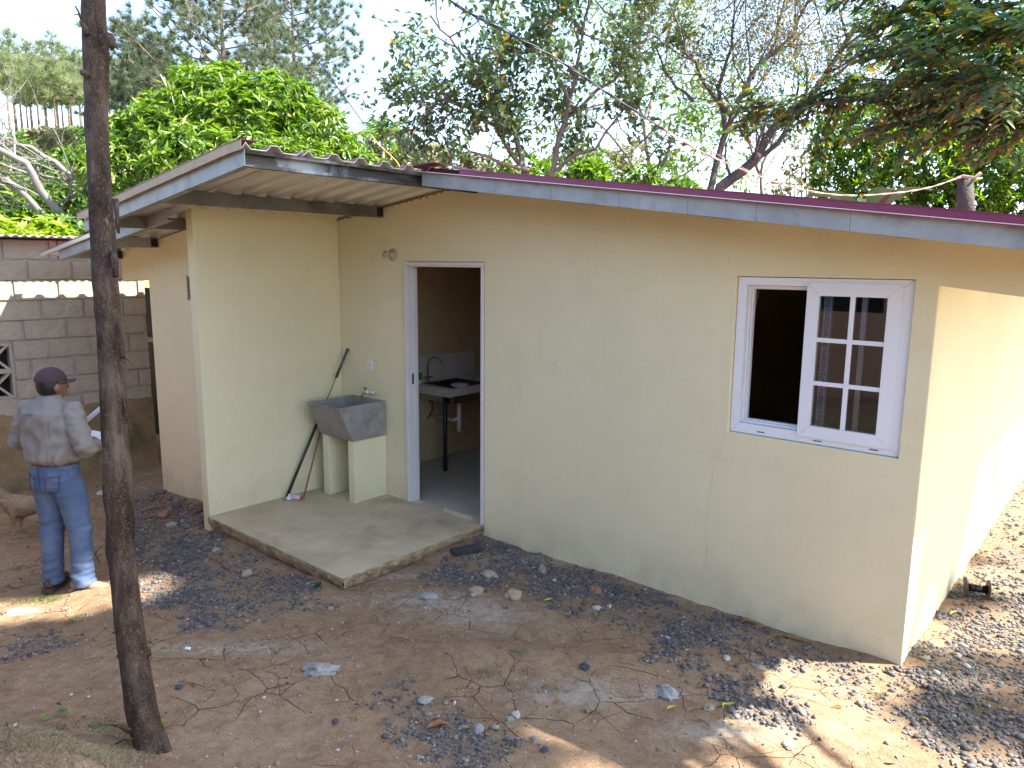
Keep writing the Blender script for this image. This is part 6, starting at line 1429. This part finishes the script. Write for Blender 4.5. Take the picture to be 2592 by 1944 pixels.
# body: one continuous skin surface
b = MB()
ell(b, hd(0, 0, 1.485), (.073, .092, .105), rot=hr); ell(b, hd(0, .045, 1.435), (.05, .05, .055), rot=hr)
ell(b, hd(0, .098, 1.455), (.013, .022, .022), 10, 6, hr); ell(b, hd(0, .088, 1.418), (.026, .012, .012), 10, 6, hr)
for s_ in (-1, 1): ell(b, hd(s_*.075, -.005, 1.462), (.009, .020, .030), 10, 8, hr); ell(b, hd(s_*.03, .082, 1.478), (.014, .010, .009), 8, 6, hr)
b.tube([(0, -.01, 1.30), (0, 0, 1.37), (.003, .01, 1.44)], [.062, .052, .052], 12)
loft(b, [((0, 0, .84), .14, .10), ((0, 0, .95), .145, .10), ((0, 0, 1.12), .15, .10), ((0, 0, 1.26), .17, .10), ((0, 0, 1.33), .12, .08)])
JL = {'R': [(.17, 0, 1.31), (.285, -.035, 1.075), (.19, .175, 1.03)], 'L': [(-.17, 0, 1.31), (-.275, -.03, 1.07), (-.13, .175, 1.05)]}
for k, (s_, e, w_) in JL.items(): b.tube([s_, e], [.048, .038], 10); b.tube([e, w_], [.038, .026], 10); ell(b, e, (.04, .04, .04), 10, 8); ell(b, s_, (.055, .055, .055), 10, 8)
for k, sg in (('R', 1), ('L', -1)):
    w_ = Vector(JL[k][2]); fd = (Vector((-.05*sg, .26, 1.10))-w_).normalized(); side = Vector((fd.y, -fd.x, 0)).normalized()
    pc = w_+fd*.045; b.tube([w_, pc, w_+fd*.085], [.026, .034, .030], 10)
    for q, (off, L) in enumerate(((-.027, .055), (-.009, .068), (.009, .064), (.026, .048))):
        r0 = w_+fd*.08+side*off; b.tube([r0, r0+fd*L*.5+Vector((0, 0, .004)), r0+fd*L*.8+Vector((0, 0, -.016)), r0+fd*L*.75+Vector((0, 0, -.034))], [.0095, .009, .0085, .0075], 7)
    t0 = w_+fd*.03+Vector((0, 0, .02)); b.tube([t0, t0+fd*.03-side*sg*.018+Vector((0, 0, .016)), t0+fd*.06-side*sg*.012+Vector((0, 0, .012))], [.012, .010, .008], 7)
for s_ in (-1, 1): b.tube([(s_*.085, 0, .84), (s_*.105, .02, .45), (s_*.12, -.01, .07)], [.085, .058, .038], 12)
merged('body', b, .0065, 4, M['skin'], man)
# trousers
b = MB(); loft(b, [((0, -.005, .955), .158, .112), ((0, -.01, .88), .168, .125), ((0, -.012, .80), .172, .128), ((0, -.008, .755), .165, .115)])
legs = {1: [(.088, -.005, .80), (.108, .012, .62), (.125, .025, .45), (.145, .0, .26), (.155, -.012, .10), (.158, -.012, .048)], -1: [(-.085, -.005, .80), (-.095, .008, .62), (-.10, .018, .45), (-.10, -.008, .26), (-.10, -.02, .10), (-.10, -.02, .045)]}
for s_, L in legs.items(): b.tube(L, [.098, .088, .076, .070, .070, .074], 18)
def wr(co):
    o_ = np.zeros(len(co))
    for i, p in enumerate(co):
        z = p[2]; low = max(0, 1-abs(z-.16)/.16)+.8*max(0, 1-abs(z-.46)/.10)+.5*max(0, 1-abs(z-.76)/.09)
        o_[i] = .0035*mnoise.noise(Vector((p[0]*14, p[1]*14, p[2]*9)))+(.018*low+.004)*mnoise.noise(Vector((p[0]*9, p[1]*9, p[2]*34)))
    return o_
merged('jeans', b, .009, 3, M['jeans'], man, wr)
# seams and pockets
M['denim_seam'] = simple('denim_seam', (.03, .055, .13), .9, bs=0)
b = MB()
def surf(x, z, off=.003): return (x, -.012-math.sqrt(max(0, 1-(x/.172)**2))*.128-off, z)
for sx in (-1, 1):
    P4 = [(.04*sx, .86), (.125*sx, .872), (.122*sx, .765), (.083*sx, .742), (.043*sx, .758)]
    for (a, c) in zip(P4, P4[1:]+P4[:1]): b.tube([surf(*a), surf((a[0]+c[0])/2, (a[1]+c[1])/2), surf(*c)], .0022, 4)
b.tube([surf(0, .945), surf(.0, .86), surf(0, .80)], .003, 4)
tag(b.build('pocket_seams', M['denim_seam'], man), kind='stuff')
b = MB(); b.box((.052, -.1375, .848), (.082, -.1345, .856)); b.build('pocket_tab', simple('orange_tab', (.45, .09, .03), .7, bs=0), man)
b = MB(); loft(b, [((0, -.004, .935), .1655, .1205), ((0, -.004, .968), .1635, .1185)], 32); b.build('belt', M['belt'], man, True)
# shirt
b = MB(); loft(b, [((0, -.01, .945), .168, .125), ((0, -.014, .975), .198, .150), ((0, -.012, 1.02), .212, .148), ((0, -.008, 1.12), .216, .138), ((0, -.01, 1.22), .216, .138), ((0, -.012, 1.30), .200, .125), ((0, -.010, 1.345), .150, .095), ((0, -.006, 1.375), .085, .075), ((0, .0, 1.40), .066, .066)], 26)
for k, (s_, e, w_) in JL.items():
    s_, e, w_ = Vector(s_), Vector(e), Vector(w_); b.tube([s_+Vector((0, 0, .012)), s_.lerp(e, .5), e], [.072, .068, .064], 14); b.tube([e+Vector((0, 0, -.01)), e.lerp(w_, .55), e.lerp(w_, .93)], [.066, .054, .043], 14); ell(b, e, (.064, .064, .064), 12, 8); ell(b, s_+Vector((0, 0, .008)), (.074, .07, .06), 12, 8)
def ws(co):
    o_ = np.zeros(len(co))
    for i, p in enumerate(co):
        bl = max(0, 1-abs(p[2]-1.0)/.10); ar = 1 if abs(p[0]) > .2 else 0
        vert = mnoise.noise(Vector((p[0]*22+3*mnoise.noise(Vector((p[0]*3, p[1]*3, p[2]*5))), p[1]*10, p[2]*3.5)))
        diag = mnoise.noise(Vector((p[0]*9+p[2]*8, p[1]*9, p[2]*14-p[0]*9)))
        o_[i] = .014*vert*(.5+bl)+.013*diag+(.008*mnoise.noise(Vector((p[0]*16, p[1]*16, p[2]*30))) if ar else 0)
    return o_
merged('shirt', b, .008, 3, M['shirt'], man, ws)
b = MB(); loft(b, [((0, .0, 1.372), .074, .074), ((0, .004, 1.412), .061, .063)], 24); b.build('collar', M['shirt'], man, True)
b = MB()
for sx, a0_ in ((1, .11), (-1, -.12)): b.tube([(a0_, -.13, 1.26), (a0_+.004*sx, -.142, 1.20), (a0_+.006*sx, -.140, 1.14)], .0022, 4)
b.tube([(-.17, -.075, 1.285), (-.08, -.122, 1.292), (0, -.134, 1.294), (.08, -.122, 1.292), (.17, -.075, 1.285)], .0015, 4)
tag(b.build('shirt_pleats', simple('shirt_seam', (.16, .14, .14), .9, bs=0), man), kind='stuff')
# hair, cap
b = MB(); ell(b, hd(0, -.012, 1.487), (.0765, .089, .100), rot=hr)
merged('hair', b, .006, 2, M['hair'], man, None, lambda c: (hr.transposed() @ (c-Vector((.005, .015, 1.47)))).y > .012 or c.z < 1.415 or c.z > 1.53)
b = MB(); ell(b, hd(0, -.004, 1.512), (.0835, .100, .092), 24, 14, hr)
merged('cap_crown', b, .006, 3, M['cap'], man, None, lambda c: c.z < 1.503-.0*(c.y))
b = MB(); vv, ff = [], []; n_ = 14
for i in range(n_+1):
    a = math.pi*(i/n_); cx_ = math.cos(a)
    for t in range(4):
        tt_ = t/3; x = cx_*.076*(1-.10*tt_); y = .062*abs(math.sin(a))**.5*.9+.02+tt_*.085*math.sin(a)**.8; z = 1.506-.020*(cx_**2)-.006*tt_+.004
        vv.append(hd(x, y, z)); 
for i in range(n_):
    for t in range(3): k = i*4+t; ff.append((k, k+1, k+5, k+4))
b.add(vv, ff); o = b.build('cap_brim', M['cap'], man, True); sm = o.modifiers.new('s', 'SOLIDIFY'); sm.thickness = .005
# shoes
for s_, mt, ang in ((1, 'shoe', -72), (-1, 'shoe_dark', 18)):
    q = Vector((.160, -.015, 0)) if s_ > 0 else Vector((-.10, -.02, 0)); rz_ = Matrix.Rotation(rad(ang), 3, 'Z')
    b = MB()
    for (y, z, rx_, ry_, rz2) in ((-.05, .055, .038, .040, .045), (.0, .055, .040, .055, .040), (.07, .045, .045, .065, .032), (.12, .038, .043, .050, .026)): ell(b, rz_ @ Vector((0, y, z))+q, (rx_, ry_, rz2), 14, 8, rz_)
    merged('shoe', b, .006, 4, M[mt], man, None, lambda c: c.z < .022)
    b = MB(); vv = []; prof = [(-.095, .024), (-.085, .036), (-.03, .037), (.03, .040), (.09, .048), (.14, .045), (.168, .028), (.175, .008)]
    outl = [(x_, y_) for y_, x_ in prof]+[(-x_, y_) for y_, x_ in reversed(prof)]
    lo = [rz_ @ Vector((x_, y_, .001))+q for x_, y_ in outl]; hi = [rz_ @ Vector((x_*1.02, y_, .026))+q for x_, y_ in outl]; k = len(outl)
    b.add(lo+hi, [tuple(range(k-1, -1, -1)), tuple(range(k, 2*k))]+[(i, (i+1) % k, k+(i+1) % k, k+i) for i in range(k)]); b.build('sole', M['sole' if s_ > 0 else 'shoe_dark'], man)
pr_ = thing('paper_roll', 'white rolled sheet of paper held up in front of the man', 'paper', tuple(man.matrix_world.translation)); pr_.rotation_euler = man.rotation_euler; pr_.location = pm
b = MB(); a_, c_ = Vector((-.04, .24, 1.10)), Vector((.235, .20, 1.275)); b.tube([a_, c_], .0155, 16, cap=False); b.tube([c_, a_], .0125, 16, cap=False); b.build('rolled_sheet', M['paper'], pr_, True)
b = MB(); b.add([(-.02, .20, 1.02), (.17, .155, 1.005), (.17, .30, 1.05), (-.02, .32, 1.06), (-.02, .20, 1.026), (.17, .155, 1.011), (.17, .30, 1.056), (-.02, .32, 1.066)], [(0, 3, 2, 1), (4, 5, 6, 7), (0, 1, 5, 4), (1, 2, 6, 5), (2, 3, 7, 6), (3, 0, 4, 7)])
o = b.build('note_pad', M['paper']); o.location = pm; o.rotation_euler = man.rotation_euler; tag(o, 'white note pad just visible under the right arm of the man', 'note pad')

# ------------------------------------------------------------------ dog
M['fur'] = simple('tan_fur', (.38, .27, .16), .95, var=.3, scale=9, bs=.9, bscale=120, bdist=.01, stain=(.14, .10, .07), stain_lo=.5, stain_hi=.72, stain_scale=7)
fa = gpx(48, 1352); hd_dir = Vector((-_r[0], -_r[1], 0)).normalized(); ax = math.atan2(hd_dir.y, hd_dir.x)
dog = thing('dog', 'tan shaggy dog standing behind the legs of the man', 'dog', (fa.x, fa.y, g1(fa.x, fa.y)), ax); dog.scale = (.88, .88, .88)
b = MB()
def hloft(b_, rings, n=18):
    vv, ff = [], []
    for (x, z, rw, rh) in rings:
        for k in range(n): a = 2*math.pi*k/n; vv.append(Vector((x, rw*math.cos(a), z+rh*math.sin(a))))
    for i in range(len(rings)-1):
        for k in range(n): ff.append((i*n+k, i*n+(k+1) % n, (i+1)*n+(k+1) % n, (i+1)*n+k))
    ff.append(tuple(reversed(range(n)))); ff.append(tuple((len(rings)-1)*n+k for k in range(n))); b_.add(vv, ff)
hloft(b, [(-.50, .315, .03, .04), (-.47, .315, .062, .075), (-.40, .31, .078, .090), (-.30, .318, .074, .078), (-.18, .305, .084, .088), (-.06, .295, .092, .112), (.02, .30, .086, .118), (.09, .315, .06, .09), (.12, .33, .03, .05)])
b.tube([(.05, 0, .33), (.13, 0, .39), (.20, 0, .45)], [.082, .066, .055], 12)
ell(b, (.24, 0, .47), (.065, .055, .055)); b.tube([(.26, 0, .465), (.33, 0, .445), (.36, 0, .44)], [.042, .030, .022], 10)
for s_ in (-1, 1):
    b.tube([(.21, s_*.045, .50), (.20, s_*.058, .535), (.20, s_*.062, .55)], [.026, .016, .006], 8)
    b.tube([(.0, s_*.055, .28), (-.005, s_*.058, .17), (.005, s_*.056, .10), (.0, s_*.056, .03)], [.044, .028, .020, .017], 10); ell(b, (.018, s_*.056, .016), (.032, .022, .016), 10, 8)
    b.tube([(-.40, s_*.05, .30), (-.365, s_*.056, .20), (-.43, s_*.055, .13), (-.425, s_*.055, .03)], [.062, .038, .021, .017], 10); ell(b, (-.408, s_*.055, .016), (.032, .022, .016), 10, 8)
b.tube([(-.48, 0, .34), (-.56, 0, .36), (-.62, 0, .42), (-.63, 0, .48)], [.026, .024, .022, .010], 8)
def fur(co):
    o_ = np.zeros(len(co))
    for i, p in enumerate(co): o_[i] = .006*mnoise.noise(Vector((p[0]*16, p[1]*30, p[2]*30)))+.004*mnoise.noise(Vector((p[0]*50, p[1]*90, p[2]*90)))
    return o_
db = merged('body', b, .008, 3, M['fur'], dog, fur)
n_ = len(db.data.vertices); co = np.empty(n_*3); no = np.empty(n_*3); db.data.vertices.foreach_get('co', co); db.data.vertices.foreach_get('normal', no); co = co.reshape(-1, 3); no = no.reshape(-1, 3)
rr_ = np.random.default_rng(3); sel = rr_.choice(n_, min(n_, 9000), replace=False); sel = sel[co[sel, 2] > .12]
D_2 = no[sel]*.45+np.array([-.8, 0, -.35])+rr_.normal(0, .2, (len(sel), 3)); V, F = needles(co[sel], D_2/np.linalg.norm(D_2, axis=1, keepdims=True), 2, .017, .0024, 5)
M['fur_hair'] = leaf_mat('tan_hair', [(0, (.13, .09, .05)), (.5, (.30, .20, .11)), (1, (.42, .31, .19))], .8, .1, .1); tag(np_mesh('coat', V, F, M['fur_hair'], dog), kind='stuff')
b = MB()
for s_ in (-1, 1): ell(b, (.285, s_*.033, .485), (.008, .006, .007), 8, 6)
ell(b, (.372, 0, .443), (.012, .013, .010), 10, 8); b.build('eyes_and_nose', M['hair'], dog, True)
